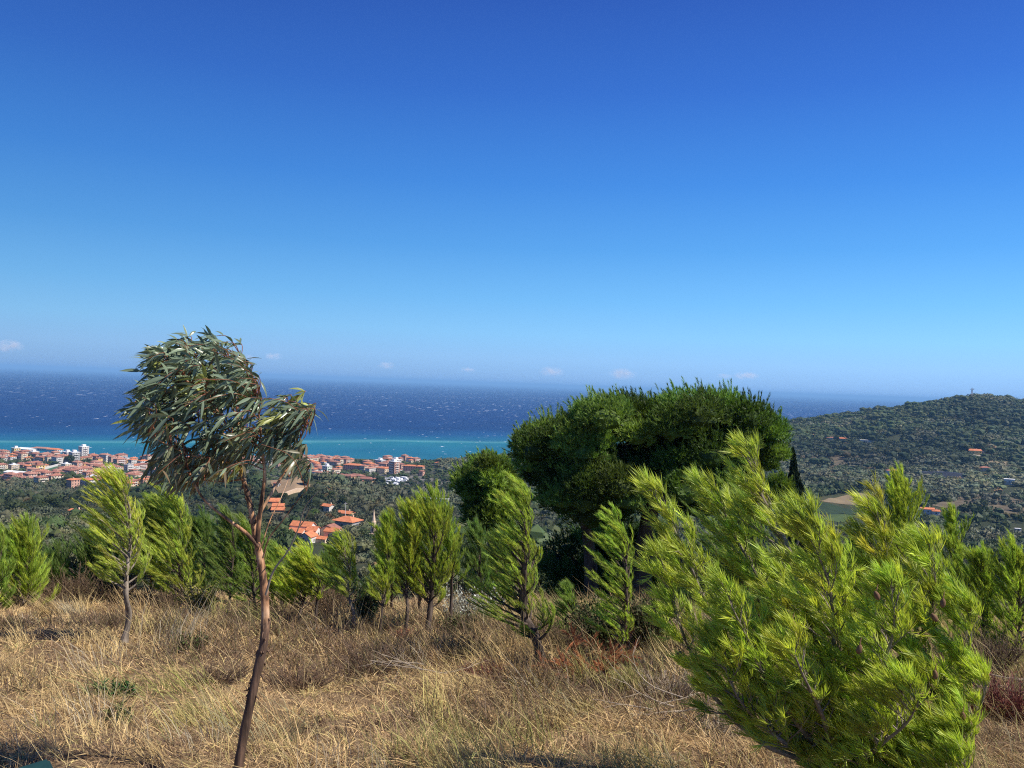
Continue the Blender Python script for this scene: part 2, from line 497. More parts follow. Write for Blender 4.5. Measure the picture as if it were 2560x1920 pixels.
# ------------------------------------------------------------------ sea
def make_sea():
    ys = np.concatenate([np.linspace(850, 3000, 20), np.exp(np.linspace(math.log(3200), math.log(62000), 30))])
    xs = np.linspace(-58000, 58000, 40)
    X, Y = np.meshgrid(xs, ys)
    v = np.stack([X, Y, 0 * X], -1).reshape(-1, 3)
    n, k = X.shape
    i = np.arange(n * k).reshape(n, k)
    q = np.stack([i[:-1, :-1], i[:-1, 1:], i[1:, 1:], i[1:, :-1]], -1).reshape(-1, 4)
    m, nt, b = new_mat('sea_water')
    geo = nt.nodes.new('ShaderNodeNewGeometry')
    sep = nt.nodes.new('ShaderNodeSeparateXYZ'); nt.links.new(geo.outputs['Position'], sep.inputs[0])
    # distance offshore, with a wavering edge
    nz = tex_noise(nt, .0016, 4, .55, 'Object', (.5, 1, 1))
    off = nt.nodes.new('ShaderNodeMath'); off.operation = 'MULTIPLY_ADD'; off.inputs[1].default_value = 420
    nt.links.new(nz.outputs['Fac'], off.inputs[0]); nt.links.new(sep.outputs['Y'], off.inputs[2])
    sx = nt.nodes.new('ShaderNodeMath'); sx.operation = 'MULTIPLY_ADD'; sx.inputs[1].default_value = -.50
    nt.links.new(sep.outputs['X'], sx.inputs[0]); nt.links.new(off.outputs[0], sx.inputs[2])
    mr = nt.nodes.new('ShaderNodeMapRange'); mr.inputs[1].default_value = 1620; mr.inputs[2].default_value = 3520
    nt.links.new(sx.outputs[0], mr.inputs[0])
    depth = ramp(nt, mr.outputs[0], [(0, (.013, .115, .170)), (.16, (.010, .112, .180)), (.25, (.013, .135, .185)), (.275, (.060, .215, .245)), (.31, (.009, .098, .172)),
                                     (.42, (.006, .055, .155)), (.58, (.0035, .028, .110)), (1, (.003, .023, .106))])
    # foam on breaking wave tops, wind streaked
    wc = tex_noise(nt, 1, 3, .55, 'Object', (.060, .024, 1))
    wc2 = tex_noise(nt, 1, 2, .5, 'Object', (.0012, .0009, 1))
    ad = nt.nodes.new('ShaderNodeMath'); ad.operation = 'MULTIPLY_ADD'; ad.inputs[1].default_value = .16
    nt.links.new(wc2.outputs['Fac'], ad.inputs[0]); nt.links.new(wc.outputs['Fac'], ad.inputs[2])
    foam1 = ramp(nt, ad.outputs[0], [(.755, (0, 0, 0)), (.83, (1, 1, 1))])
    # longer breaking crests further out, where the sea is rougher
    wb = tex_noise(nt, 1, 3, .55, 'Object', (.030, .0125, 1))
    ad2 = nt.nodes.new('ShaderNodeMath'); ad2.operation = 'MULTIPLY_ADD'; ad2.inputs[1].default_value = .16
    nt.links.new(wc2.outputs['Fac'], ad2.inputs[0]); nt.links.new(wb.outputs['Fac'], ad2.inputs[2])
    foam2 = ramp(nt, ad2.outputs[0], [(.71, (0, 0, 0)), (.80, (1, 1, 1))])
    fr = nt.nodes.new('ShaderNodeMapRange'); fr.inputs[1].default_value = 2600; fr.inputs[2].default_value = 4600
    nt.links.new(sep.outputs['Y'], fr.inputs[0])
    foam = nt.nodes.new('ShaderNodeMixRGB'); nt.links.new(fr.outputs[0], foam.inputs[0])
    nt.links.new(foam1.outputs[0], foam.inputs[1]); nt.links.new(foam2.outputs[0], foam.inputs[2])
    # fine swell shading painted into the water colour as noise
    sw = tex_noise(nt, 1, 5, .65, 'Object', (.006, .003, 1))
    swr = ramp(nt, sw.outputs['Fac'], [(.3, (.82, .84, .88)), (.7, (1.2, 1.18, 1.12))])
    dcol = mulcol(nt, depth.outputs[0], swr.outputs[0])
    mx = nt.nodes.new('ShaderNodeMixRGB'); nt.links.new(foam.outputs[0], mx.inputs[0])
    nt.links.new(dcol, mx.inputs[1]); mx.inputs[2].default_value = (.62, .68, .74, 1)
    nt.links.new(mx.outputs[0], b.inputs['Base Color'])
    b.inputs['Roughness'].default_value = .55; b.inputs['Specular IOR Level'].default_value = .06
    o = obj('sea', build_mesh('sea', v, quads=q, mats=[m]))
    tag(o, 'deep blue sea with whitecaps and turquoise shallows', None, None, 'structure')
make_sea()

# ------------------------------------------------------------------ haze over sea, town and valley
def make_haze():
    g = Geo(); g.box(-61000, 61000, -400, 66000, -6, 185)
    m = bpy.data.materials.new('haze_air'); m.use_nodes = True
    nt = m.node_tree; nt.nodes.clear()
    out = nt.nodes.new('ShaderNodeOutputMaterial'); vol = nt.nodes.new('ShaderNodeVolumePrincipled')
    vol.inputs['Color'].default_value = (.31, .62, 1.0, 1)
    vol.inputs['Density'].default_value = 6.5e-5
    nt.links.new(vol.outputs[0], out.inputs['Volume'])
    o = obj('haze', g.mesh('haze', [m]))
    tag(o, 'thin blue air over the sea and the coast', None, None, 'stuff')
make_haze()

# ------------------------------------------------------------------ clouds far out at sea
def make_clouds():
    """soft volumes of vapour, thinning out to their rims"""
    m = bpy.data.materials.new('cloud_vapour'); m.use_nodes = True
    nt = m.node_tree; nt.nodes.clear()
    N = nt.nodes.new; K = nt.links.new
    out, vol = N('ShaderNodeOutputMaterial'), N('ShaderNodeVolumePrincipled')
    vol.inputs['Color'].default_value = (1.0, .95, .93, 1)
    tc, oi = N('ShaderNodeTexCoord'), N('ShaderNodeObjectInfo')
    ln = N('ShaderNodeVectorMath'); ln.operation = 'LENGTH'; K(tc.outputs['Object'], ln.inputs[0])
    fall = N('ShaderNodeMapRange'); fall.inputs[1].default_value = 1.0; fall.inputs[2].default_value = .1; K(ln.outputs['Value'], fall.inputs[0])
    off = N('ShaderNodeVectorMath'); off.operation = 'MULTIPLY_ADD'; off.inputs[1].default_value = (2.2, 1.5, 1.1); K(tc.outputs['Object'], off.inputs[0])
    rs = N('ShaderNodeMath'); rs.operation = 'MULTIPLY'; rs.inputs[1].default_value = 37; K(oi.outputs['Random'], rs.inputs[0]); K(rs.outputs[0], off.inputs[2])
    nz = N('ShaderNodeTexNoise'); nz.inputs['Scale'].default_value = 1.0; nz.inputs['Detail'].default_value = 5; nz.inputs['Roughness'].default_value = .6; K(off.outputs[0], nz.inputs['Vector'])
    th = N('ShaderNodeMapRange'); th.inputs[1].default_value = .43; th.inputs[2].default_value = .68; K(nz.outputs['Fac'], th.inputs[0])
    mu = N('ShaderNodeMath'); mu.operation = 'MULTIPLY'; K(th.outputs[0], mu.inputs[0]); K(fall.outputs[0], mu.inputs[1])
    de = N('ShaderNodeMath'); de.operation = 'MULTIPLY'; de.inputs[1].default_value = .0020; K(mu.outputs[0], de.inputs[0])
    K(de.outputs[0], vol.inputs['Density']); K(vol.outputs[0], out.inputs['Volume'])
    bm = bmesh.new(); bmesh.ops.create_icosphere(bm, subdivisions=3, radius=1)
    bv = np.array([v.co[:] for v in bm.verts]); bt = np.array([[v.index for v in f.verts] for f in bm.faces]); bm.free()
    me = build_mesh('cloud', bv, bt, mats=[m], smooth=True)
    rng = np.random.default_rng(5)
    spots = [(20, 748, 42, 'pinkish cloud puff low over the sea at the edge of the sky'), (538, 772, 20, 'faint cloud wisp just right of the eucalyptus crown'),
             (590, 770, 30, 'small bright cloud puff right of the eucalyptus'), (835, 789, 30, 'flat faint cloud above the open sea horizon'),
             (1010, 799, 26, 'thin cloud wisp above the horizon left of two low clouds'), (1192, 803, 40, 'low cloud bank left of the big pine top'),
             (1345, 808, 44, 'cloud puff just above the left dome of the big pine'), (1565, 812, 24, 'tiny cloud wisp above the big pine crown'),
             (1612, 812, 40, 'white cloud puff above the right shoulder of the big pine')]
    for px, py, w, lab in spots:
        c = at(px, py, 70000.0); wm = metres(w, 70000.0) * 1.25
        o = obj('cloud', me, loc=c)
        o.scale = (wm * .62, wm * .5, wm * rng.uniform(.20, .34))
        tag(o, lab, 'cloud', 'small clouds along the sea horizon')
make_clouds()

# ------------------------------------------------------------------ draped patches: fields, lawns, pitch, pools' terraces, tracks
SPARSE = []
def drape(name, poly, mat, lift=.35, n=26, label=None, pixels=True, clear=True):
    """a sheet laid on the ground inside a polygon given by four corners"""
    P = [hit(*p) for p in poly] if pixels else [np.array(p) for p in poly]
    a = np.linspace(0, 1, n)
    A, Bq = np.meshgrid(a, a)
    X = sum(w * p[0] for w, p in zip(((1 - A) * (1 - Bq), A * (1 - Bq), A * Bq, (1 - A) * Bq), P))
    Y = sum(w * p[1] for w, p in zip(((1 - A) * (1 - Bq), A * (1 - Bq), A * Bq, (1 - A) * Bq), P))
    Z = HZ(X, Y) + lift
    v = np.stack([X, Y, Z], -1).reshape(-1, 3)
    i = np.arange(n * n).reshape(n, n)
    q = np.stack([i[:-1, :-1], i[:-1, 1:], i[1:, 1:], i[1:, :-1]], -1).reshape(-1, 4)
    o = obj(name, build_mesh(name, v, quads=q, mats=[mat], smooth=True))
    tag(o, label, None, None, 'structure')
    (CLEAR if clear else SPARSE).append(np.array([[p[0], p[1]] for p in P]))
    return o
CLEAR = []                                          # ground polygons kept free of trees
CLEAR_PT = []                                       # (x, y, radius) kept free of trees

def in_poly(X, Y, poly):
    ins = np.zeros(len(X), bool)
    j = len(poly) - 1
    for i in range(len(poly)):
        xi, yi = poly[i]; xj, yj = poly[j]
        c = ((yi > Y) != (yj > Y)) & (X < (xj - xi) * (Y - yi) / (yj - yi + 1e-12) + xi)
        ins ^= c; j = i
    return ins

M['field'] = plain('ploughed_field', (.27, .19, .115), .95, .22, .08, .1)
M['field_pale'] = plain('dry_stubble', (.20, .155, .095), .95, .25, .05, .1)
M['terrace'] = plain('terraced_earth', (.115, .092, .060), .95, .5, .10, .1)
M['vine'] = plain('vineyard_green', (.028, .046, .022), .9, .3, .2, .1)
M['lawn'] = plain('lawn_green', (.060, .090, .030), .9, .25, .2, .1)
M['pitch'] = plain('pitch_green', (.05, .11, .055), .9, .15, .1, .1)
M['asphalt'] = plain('grey_road', (.20, .19, .175), .9, .15, .3, .1)
M['dark_net'] = plain('dark_netting', (.022, .024, .034), .8, .3, .3, .1)
M['beach'] = plain('pale_beach', (.55, .52, .47), .9, .1, .05, .1)

drape('field', [(578, 1040), (640, 1030), (692, 1060), (610, 1074)], M['field'], label='bare brown ploughed field on the spur')
drape('field', [(1770, 1084), (1850, 1066), (1905, 1070), (1880, 1094)], M['field_pale'], label='brown stubble field in the valley')
drape('vineyard', [(1762, 1106), (1772, 1086), (1860, 1108), (1840, 1114)], M['vine'], .5, label='dark green vineyard beside the stubble field')
drape('meadow', [(1775, 1124), (1790, 1112), (1850, 1114), (1820, 1130)], M['lawn'], label='green meadow below the vineyard')
drape('terraces', [(2010, 1092), (2100, 1062), (2212, 1082), (2230, 1120)], M['terrace'], label='brown terraced slope', clear=False)
drape('terraces', [(1730, 985), (1790, 965), (1890, 992), (1800, 1020)], M['terrace'], label='bare terraced patch on the far hillside', clear=False)
drape('netting', [(1975, 1030), (1990, 1019), (2095, 1026), (2090, 1040)], M['dark_net'], .8, label='dark netted plot with a pale upper edge')
drape('clearing', [(2125, 1005), (2140, 995), (2185, 998), (2180, 1010)], M['field_pale'], label='small dry clearing on the hillside')
drape('lawn', [(478, 1100), (490, 1088), (530, 1092), (525, 1104)], M['lawn'], label='lawn around the swimming pool')
drape('football_pitch', [(55, 1026), (120, 1008), (160, 1011), (105, 1030)], M['pitch'], label='green football pitch in the town')
drape('path', [(84, 1092), (86.5, 1092), (106, 1073), (104, 1073)], M['asphalt'], label='narrow pale path through the olives')
drape('road', [(770, 1152), (800, 1142), (806, 1146), (782, 1160)], M['asphalt'], label='short stretch of pale road')
drape('road', [(803, 1060), (808, 1053), (836, 1055), (832, 1061)], M['asphalt'], label='grey yard by the campsite')

M['track'] = plain('pale_track', (.30, .27, .22), .95, .2, .2, .1)
drape('track', [(2098, 985), (2104, 983), (2172, 988), (2168, 991)], M['track'], .8, 16, 'pale track beside the high orange-roofed house', clear=False)
drape('track', [(1740, 972), (1744, 970), (1792, 962), (1788, 965)], M['track'], .8, 16, 'pale track at the top of the bare terraced patch', clear=False)
drape('track', [(1935, 985), (1990, 972), (1992, 973), (1938, 988)], M['track'], .8, 16, 'faint track crossing the hillside', clear=False)

CLEAR.append(np.array([hit(*q)[:2] for q in ((574, 1092), (574, 1036), (696, 1054), (640, 1092))]))
CLEAR.append(np.array([hit(*q)[:2] for q in ((1752, 1160), (1752, 1082), (1910, 1060), (1905, 1140))]))   # open farmland in the valley
CLEAR.append(np.array([hit(*q)[:2] for q in ((636, 1245), (636, 1168), (728, 1168), (728, 1245))]))   # open slope in front of the villa
# ------------------------------------------------------------------ building materials
M['wall_white'] = plain('white_render', (.63, .60, .56), .85, .06, .4)
M['wall_cream'] = plain('cream_render', (.66, .52, .36), .85, .10, .4)
M['wall_pink'] = plain('pink_render', (.55, .32, .24), .85, .10, .4)
M['wall_yellow'] = plain('yellow_render', (.72, .47, .17), .85, .08, .4)
M['wall_ochre'] = plain('ochre_render', (.52, .33, .17), .85, .10, .4)
M['wall_grey'] = plain('grey_render', (.38, .37, .36), .85, .10, .4)
M['wall_green'] = plain('pale_green_render', (.50, .60, .50), .8, .08, .4)
M['concrete'] = plain('weathered_concrete', (.42, .40, .37), .9, .15, .5)
M['stone'] = plain('pinkish_stone', (.60, .45, .32), .9, .18, 1.2)
M['glass'] = plain('dark_glass', (.03, .035, .045), .25, .2, 1, .5)
M['shutter'] = plain('green_shutter', (.05, .09, .06), .7, .2, 2)
M['water_pool'] = plain('pool_water', (.10, .52, .56), .15, .08, .5, .5)
M['blue_cover'] = plain('blue_cover', (.10, .33, .55), .6, .1, 1)
M['metal_grey'] = plain('galvanised_metal', (.45, .46, .48), .5, .1, 3, .5, .3)
M['metal_white'] = plain('white_metal', (.78, .79, .80), .5, .05, 2, .4)
M['red_metal'] = plain('rust_red_lattice', (.42, .30, .28), .6, .1, 2, .4)

def tiles(name, c, k=.35):
    """clay pantiles: rows of ridges with weathered patches"""
    m, nt, b = new_mat(name)
    n = tex_noise(nt, .7, 5, .65)
    r = ramp(nt, n.outputs['Fac'], [(.3, tuple(x * (1 - k) for x in c)), (.7, tuple(min(1, x * (1 + k * .6)) for x in c))])
    tc = nt.nodes.new('ShaderNodeTexCoord')
    w = nt.nodes.new('ShaderNodeTexWave'); w.inputs['Scale'].default_value = 1.3; w.inputs['Distortion'].default_value = .6
    nt.links.new(tc.outputs['Object'], w.inputs['Vector'])
    bp = nt.nodes.new('ShaderNodeBump'); bp.inputs['Strength'].default_value = .35; bp.inputs['Distance'].default_value = .1
    nt.links.new(w.outputs['Fac'], bp.inputs['Height']); nt.links.new(bp.outputs[0], b.inputs['Normal'])
    nt.links.new(r.outputs[0], b.inputs['Base Color'])
    b.inputs['Roughness'].default_value = .85; b.inputs['Specular IOR Level'].default_value = .15
    return m
M['roof_orange'] = tiles('orange_roof_tiles', (.56, .20, .095))
M['roof_terracotta'] = tiles('terracotta_roof_tiles', (.345, .150, .105))
M['roof_brown'] = tiles('brown_roof_tiles', (.30, .135, .10))
M['roof_pink'] = tiles('faded_roof_tiles', (.40, .20, .145))
M['roof_white'] = plain('white_flat_roof', (.72, .72, .72), .7, .08, .3)
M['roof_grey'] = plain('grey_flat_roof', (.33, .33, .34), .8, .12, .3)

def openings(g, w, d, z0, floors, fh, m, m2, rng, step=3.0, balc=None):
    """windows on all four walls: thin boxes standing 3 cm proud, and balcony slabs"""
    for f_ in range(floors):
        zb = z0 + f_ * fh + .9
        for s_ in (-1, 1):
            k = max(1, int(w // step))
            for i in range(k):
                x = -w / 2 + (i + .5) * w / k
                g.box(x - .55, x + .55, s_ * d / 2 - .03, s_ * d / 2 + .03, zb, zb + 1.5, m if rng.random() < .6 else m2)
            k = max(1, int(d // step))
            for i in range(k):
                y = -d / 2 + (i + .5) * d / k
                g.box(s_ * w / 2 - .03, s_ * w / 2 + .03, y - .55, y + .55, zb, zb + 1.5, m if rng.random() < .6 else m2)
        if balc is not None and f_ > 0:
            zz = z0 + f_ * fh
            for s_ in (-1, 1):
                g.box(-w * .32, w * .32, s_ * (d / 2 + .02), s_ * (d / 2 + 1.15), zz - .1, zz + .08, balc)
                g.box(-w * .32, w * .32, s_ * (d / 2 + 1.07), s_ * (d / 2 + 1.15), zz + .08, zz + .95, balc)
                g.box(s_ * (w / 2 + .02), s_ * (w / 2 + 1.1), -d * .25, d * .25, zz - .1, zz + .08, balc)
                g.box(s_ * (w / 2 + 1.02), s_ * (w / 2 + 1.1), -d * .25, d * .25, zz + .08, zz + .95, balc)

# ------------------------------------------------------------------ the seaside town: each block a thing, walls and roof its parts
def town_proto(i, wall, roof, w, d, fl, flat, balc):
    rng = np.random.default_rng(100 + i)
    root = thing('apartment_block' if fl > 2 else 'town_house', 'x', 'building', (0, 0, 0))
    h = fl * 3.0
    g = Geo(); g.box(-w / 2, w / 2, -d / 2, d / 2, -6, h, 0)
    openings(g, w, d, 0, fl, 3.0, 1, 2, rng, 3.2, 3 if balc else None)
    g.part('walls', [M[wall], M['glass'], M['shutter'], M['wall_white']], root)
    r = Geo()
    if flat:
        r.box(-w / 2 - .3, w / 2 + .3, -d / 2 - .3, d / 2 + .3, h + .01, h + .4)
        r.box(-w * .2, w * .1, -d * .2, d * .2, h + .41, h + 2.6)
    else:
        r.hip(-w / 2 - .7, w / 2 + .7, -d / 2 - .7, d / 2 + .7, h + .01, min(w, d) * .17)
        r.box(w * .15, w * .15 + .9, -d * .12, -d * .12 + .7, h + .5, h + min(w, d) * .17 + 1.2, 1)
    r.part('roof', [M[roof], M['wall_cream']], root)
    return root
WN = {'wall_white': 'white', 'wall_cream': 'cream', 'wall_pink': 'pink', 'wall_yellow': 'yellow', 'wall_ochre': 'ochre', 'wall_grey': 'grey'}
RN = {'roof_orange': 'orange', 'roof_terracotta': 'terracotta', 'roof_brown': 'brown', 'roof_pink': 'faded pink', 'roof_white': 'flat white', 'roof_grey': 'flat grey'}
NUM = {2: 'two', 3: 'three', 4: 'four', 5: 'five'}
PROTO_SPEC = [('wall_cream', 'roof_terracotta', 18, 12, 4, 0, 1), ('wall_pink', 'roof_terracotta', 15, 12, 3, 0, 1), ('wall_white', 'roof_orange', 16, 11, 3, 0, 1),
              ('wall_pink', 'roof_brown', 24, 13, 4, 0, 1), ('wall_white', 'roof_terracotta', 13, 11, 2, 0, 0), ('wall_cream', 'roof_orange', 12, 10, 2, 0, 0),
              ('wall_ochre', 'roof_terracotta', 22, 12, 3, 0, 1), ('wall_white', 'roof_pink', 26, 12, 4, 0, 1), ('wall_pink', 'roof_orange', 12, 11, 3, 0, 0),
              ('wall_cream', 'roof_white', 17, 12, 4, 1, 1), ('wall_yellow', 'roof_terracotta', 13, 12, 3, 0, 0), ('wall_pink', 'roof_pink', 18, 13, 4, 0, 1),
              ('wall_white', 'roof_grey', 15, 13, 4, 1, 1)]
PROTOS = [town_proto(i, *s) for i, s in enumerate(PROTO_SPEC)]
PROTO_USED = [False] * len(PROTOS)
LANDMARK_XY = []
def land(px, py, rad):
    p = hit(px, py); LANDMARK_XY.append((p[0], p[1], rad)); return p

# single buildings of the town one can tell apart
def flat_block(px, py, w, d, fl, rz, wall, label, name='apartment_block', roofm='roof_white', balc=True, floors_h=3.1):
    p = land(px, py, max(w, d) * .75)
    root = thing(name, label, 'building', tuple(p), 'landmark buildings of the seaside town')
    rng = np.random.default_rng(int(px))
    h = fl * floors_h
    g = Geo(); g.box(-w / 2, w / 2, -d / 2, d / 2, -6, h)
    openings(g, w, d, 0, fl, floors_h, 1, 1, rng, 3.0, 2 if balc else None)
    o = obj('walls', g.mesh('walls', [M[wall], M['glass'], M['wall_white']]), root)
    r = Geo(); r.box(-w / 2 - .3, w / 2 + .3, -d / 2 - .3, d / 2 + .3, h + .01, h + .5); r.box(-w * .25, w * .15, -d * .2, d * .25, h + .51, h + 3.2)
    obj('roof', r.mesh('roof', [M[roofm]]), root)
    root.rotation_euler.z = rz
    return root
def gabled_block(px, py, w, d, h, rz, wall, roof, label, pitch=.16, hip=True, name='town_hall'):
    p = land(px, py, max(w, d) * .7)
    root = thing(name, label, 'building', tuple(p), 'landmark buildings of the seaside town')
    rng = np.random.default_rng(int(px) + 3)
    g = Geo()
    if hip: g.box(-w / 2, w / 2, -d / 2, d / 2, -6, h)
    else: g.house_walls(-w / 2, w / 2, -d / 2, d / 2, -6, h, d * pitch)
    openings(g, w, d, 0, max(1, int(h // 3)), 3.0, 1, 1, rng, 3.2)
    obj('walls', g.mesh('walls', [M[wall], M['glass']]), root)
    r = Geo()
    if hip: r.hip(-w / 2 - .6, w / 2 + .6, -d / 2 - .6, d / 2 + .6, h + .01, min(w, d) * pitch)
    else: r.gable(-w / 2 - .4, w / 2 + .4, -d / 2 - .5, d / 2 + .5, h + .03, d * pitch)
    obj('roof', r.mesh('roof', [M[roof]]), root)
    root.rotation_euler.z = rz
    return root
R_ = math.radians
flat_block(180, 992, 13, 10, 6, R_(-42), 'wall_white', 'tallest white tower block by the sea with shaded left face', 'tower_block')
flat_block(160, 1001, 14, 10, 5, R_(-42), 'wall_grey', 'grey and white flat-roofed block just below the tower block')
flat_block(146, 990, 16, 9, 3, R_(-40), 'wall_white', 'low white flat-roofed block left of the tower block')
gabled_block(90, 976, 32, 14, 6, R_(-12), 'wall_white', 'roof_pink', 'long white hall with pale roof on the shore', .12, True, 'seafront_hall')
gabled_block(57, 978, 24, 14, 6, R_(-15), 'wall_white', 'roof_white', 'white shed-like wing left of the long shore hall', .15, False, 'white_shed')
gabled_block(118, 979, 22, 12, 6, R_(-15), 'wall_white', 'roof_orange', 'small white house with orange roof right of the long shore hall', .16, True, 'seafront_house')
flat_block(34, 981, 10, 9, 3, R_(-35), 'wall_yellow', 'small yellow flat-roofed house at the left end of the shore', 'town_house')
gabled_block(206, 1048, 22, 15, 7, R_(-48), 'wall_grey', 'roof_white', 'warehouse with bright white sloping roof at the town edge', .2, False, 'warehouse')
gabled_block(36, 1030, 26, 12, 5, R_(-18), 'wall_white', 'roof_white', 'long white-roofed shed left of the football pitch', .14, False, 'white_shed')
flat_block(82, 1021, 12, 10, 3, R_(-35), 'wall_yellow', 'yellow house standing behind the football pitch', 'town_house', 'roof_terracotta')
flat_block(706, 1027, 11, 8, 4, R_(-40), 'wall_green', 'pale green glazed block below the seafront hotels')
gabled_block(765, 1018, 28, 13, 9, R_(-22), 'wall_pink', 'roof_orange', 'wide pink block with bright orange hip roof by the sea', .15, True, 'seafront_hotel')
gabled_block(894, 1016, 28, 11, 6, R_(-10), 'wall_pink', 'roof_orange', 'long pink seafront building with orange roof right of the hotels', .12, True, 'seafront_hotel')
flat_block(851, 1027, 12, 9, 6, R_(-42), 'wall_pink', 'tall pink block with white upper terrace and shaded side')
flat_block(855, 1011, 13, 9, 4, R_(-42), 'wall_white', 'white terraced block on the seafront behind the tall pink one')
flat_block(821, 1007, 15, 9, 3, R_(-38), 'wall_white', 'white flat-roofed block on the seafront between orange roofs')
gabled_block(829, 1022, 15, 11, 7, R_(-38), 'wall_cream', 'roof_orange', 'cream block with orange roof right of the yellow one', .16, True, 'apartment_block')
gabled_block(788, 1021, 11, 9, 8, R_(-42), 'wall_yellow', 'roof_terracotta', 'bright yellow block with low roof near the shore', .12, True, 'apartment_block')
gabled_block(797, 1011, 15, 10, 7, R_(-35), 'wall_cream', 'roof_orange', 'cream seafront house with orange roof under the round tree', .18, True, 'apartment_block')
for k_, (px_, py_, w_) in enumerate([(732, 1032, 26), (752, 1034, 22), (770, 1033, 24), (736, 1041, 20), (792, 1040, 26), (768, 1046, 22)]):
    gabled_block(px_, py_, w_ * .8, 11, 3.6, R_(-30 + k_ * 3), 'wall_ochre', 'roof_brown',
                 'low house with wide brown roof, ' + ['leftmost of the upper brown cluster', 'second of the upper brown cluster', 'right of the upper brown cluster',
                 'lowest left corner of the brown roofs', 'right end of the brown roofs by tall trees', 'brown roof nearest the olive slope'][k_], .2, True, 'brown_roofed_house')

def fill_town():
    rng = np.random.default_rng(77)
    ca, sa = math.cos(R_(-30)), math.sin(R_(-30))
    base = np.array([-480.0, 1080.0])
    n = 0
    cells = []
    for i in range(-44, 50):
        for j in range(-26, 28):
            a = i * 16.5 + (4 if i % 4 == 0 else 0) + rng.uniform(-1.6, 1.6)
            b_ = j * 16.0 + (5 if j % 3 == 0 else 0) + rng.uniform(-1.6, 1.6)
            cells.append((base[0] + a * ca - b_ * sa, base[1] + a * sa + b_ * ca))
    cells.sort(key=lambda q: q[1])
    for X, Y in cells:
        px = (512 + F * X / Y) / S
        z = ground(X, Y)
        if px < -60 or px > 915 or Y < 765 or z > 31 or z < .8: continue
        if px < 320 and Y < 775 + .14 * abs(px - 160): continue
        if 320 <= px < 560 and Y < 960: continue
        if 560 <= px < 740 and Y < 1060: continue
        if px >= 740 and (Y < 1150): continue
        if px > 870 and Y < 1330: continue
        if any((X - a) ** 2 + (Y - b) ** 2 < r * r for a, b, r in LANDMARK_XY): continue
        if any(in_poly(np.array([X]), np.array([Y]), p)[0] for p in CLEAR): continue
        # the park west of the tower block and other tree-filled gaps stay open
        g_ = fbm(np.array([X / 75.0]), np.array([Y / 75.0]), 21)[0]
        if g_ > .12 or rng.random() < .12: 
            TOWN_GAPS.append((X, Y)); continue
        k = int(rng.choice(len(PROTOS), p=PROTO_P))
        w, r, wd, dp, fl, flat, bal = PROTO_SPEC[k]
        if px < 190: side = 'left of the tower'
        elif px < 330: side = 'right of the tower'
        elif px < 560: side = 'behind the eucalyptus'
        elif px < 720: side = 'beyond the ploughed field'
        else: side = 'near the brown roofs'
        sea = Y + (0 if px < 330 else -130)
        row = 'on the shore' if sea > 1190 else ('near the shore' if sea > 1060 else ('mid-town' if sea > 950 else 'by the olive groves'))
        lab = f'{WN[w]} {NUM[fl]}-storey block with {RN[r]} roof {row} {side}'
        rz = R_(-33) + rng.normal() * .07 + (math.pi / 2 if rng.random() < .45 else 0)
        sc_ = (float(rng.uniform(.52, .80)), float(rng.uniform(.55, .80)), float(rng.uniform(.62, .86)))
        if n >= 285:
            REST.append((k, X, Y, z, rz, sc_)); CLEAR_PT.append((X, Y, 7)); continue
        if not PROTO_USED[k]:
            o = PROTOS[k]; PROTO_USED[k] = True
            o.location = (X, Y, z); o.rotation_euler.z = rz; o.scale = sc_; o['label'] = lab; o['group'] = 'blocks of the seaside town ' + side
        else:
            o = dup_tree(PROTOS[k], (X, Y, z), rz, sc_, lab, 'blocks of the seaside town ' + side)
        CLEAR_PT.append((X, Y, 8))
        n += 1
    return n
TOWN_GAPS, REST = [], []
PROTO_P = np.array([.13, .13, .06, .09, .06, .10, .10, .06, .11, .03, .05, .10, .01]); PROTO_P /= PROTO_P.sum()
N_TOWN = fill_town()
def rest_of_town():
    """the rows behind the nearest 285 blocks, as one mass"""
    g = Geo(); mats = []
    for k in range(len(PROTOS)):
        rows = [r for r in REST if r[0] == k]
        if not rows: continue
        for ch in PROTOS[k].children:
            me = ch.data
            v = np.zeros(len(me.vertices) * 3); me.vertices.foreach_get('co', v); v = v.reshape(-1, 3)
            for m_ in me.materials:
                if m_ not in mats: mats.append(m_)
            q = [(tuple(p.vertices), mats.index(me.materials[p.material_index])) for p in me.polygons]
            for (_, X, Y, z, rz, sc_) in rows:
                a = v * np.array(sc_); c, s_ = math.cos(rz), math.sin(rz)
                w = np.stack([a[:, 0] * c - a[:, 1] * s_ + X, a[:, 0] * s_ + a[:, 1] * c + Y, a[:, 2] + z], -1)
                n0 = g.n; g.v.append(w); g.c.append(np.ones((len(w), 3))); g.n += len(w)
                for mi in sorted(set(m for _, m in q)):
                    Q = [p for p, m in q if m == mi and len(p) == 4]; T = [p for p, m in q if m == mi and len(p) == 3]
                    if Q: g.q.append(np.array(Q) + n0); g.qm.append(np.full(len(Q), mi))
                    if T: g.t.append(np.array(T) + n0); g.tm.append(np.full(len(T), mi))
    if g.n: tag(obj('town_blocks', g.mesh('town_blocks', mats)), 'further rows of the seaside town that merge into one mass', None, None, 'stuff')
    print('town singles', N_TOWN, 'rest', len(REST))
rest_of_town()
for k_, o_ in enumerate(PROTOS):
    if not PROTO_USED[k_]:
        for c_ in list(o_.children): bpy.data.objects.remove(c_)
        bpy.data.objects.remove(o_)
for a_, b_, r_ in LANDMARK_XY: CLEAR_PT.append((a_, b_, r_))

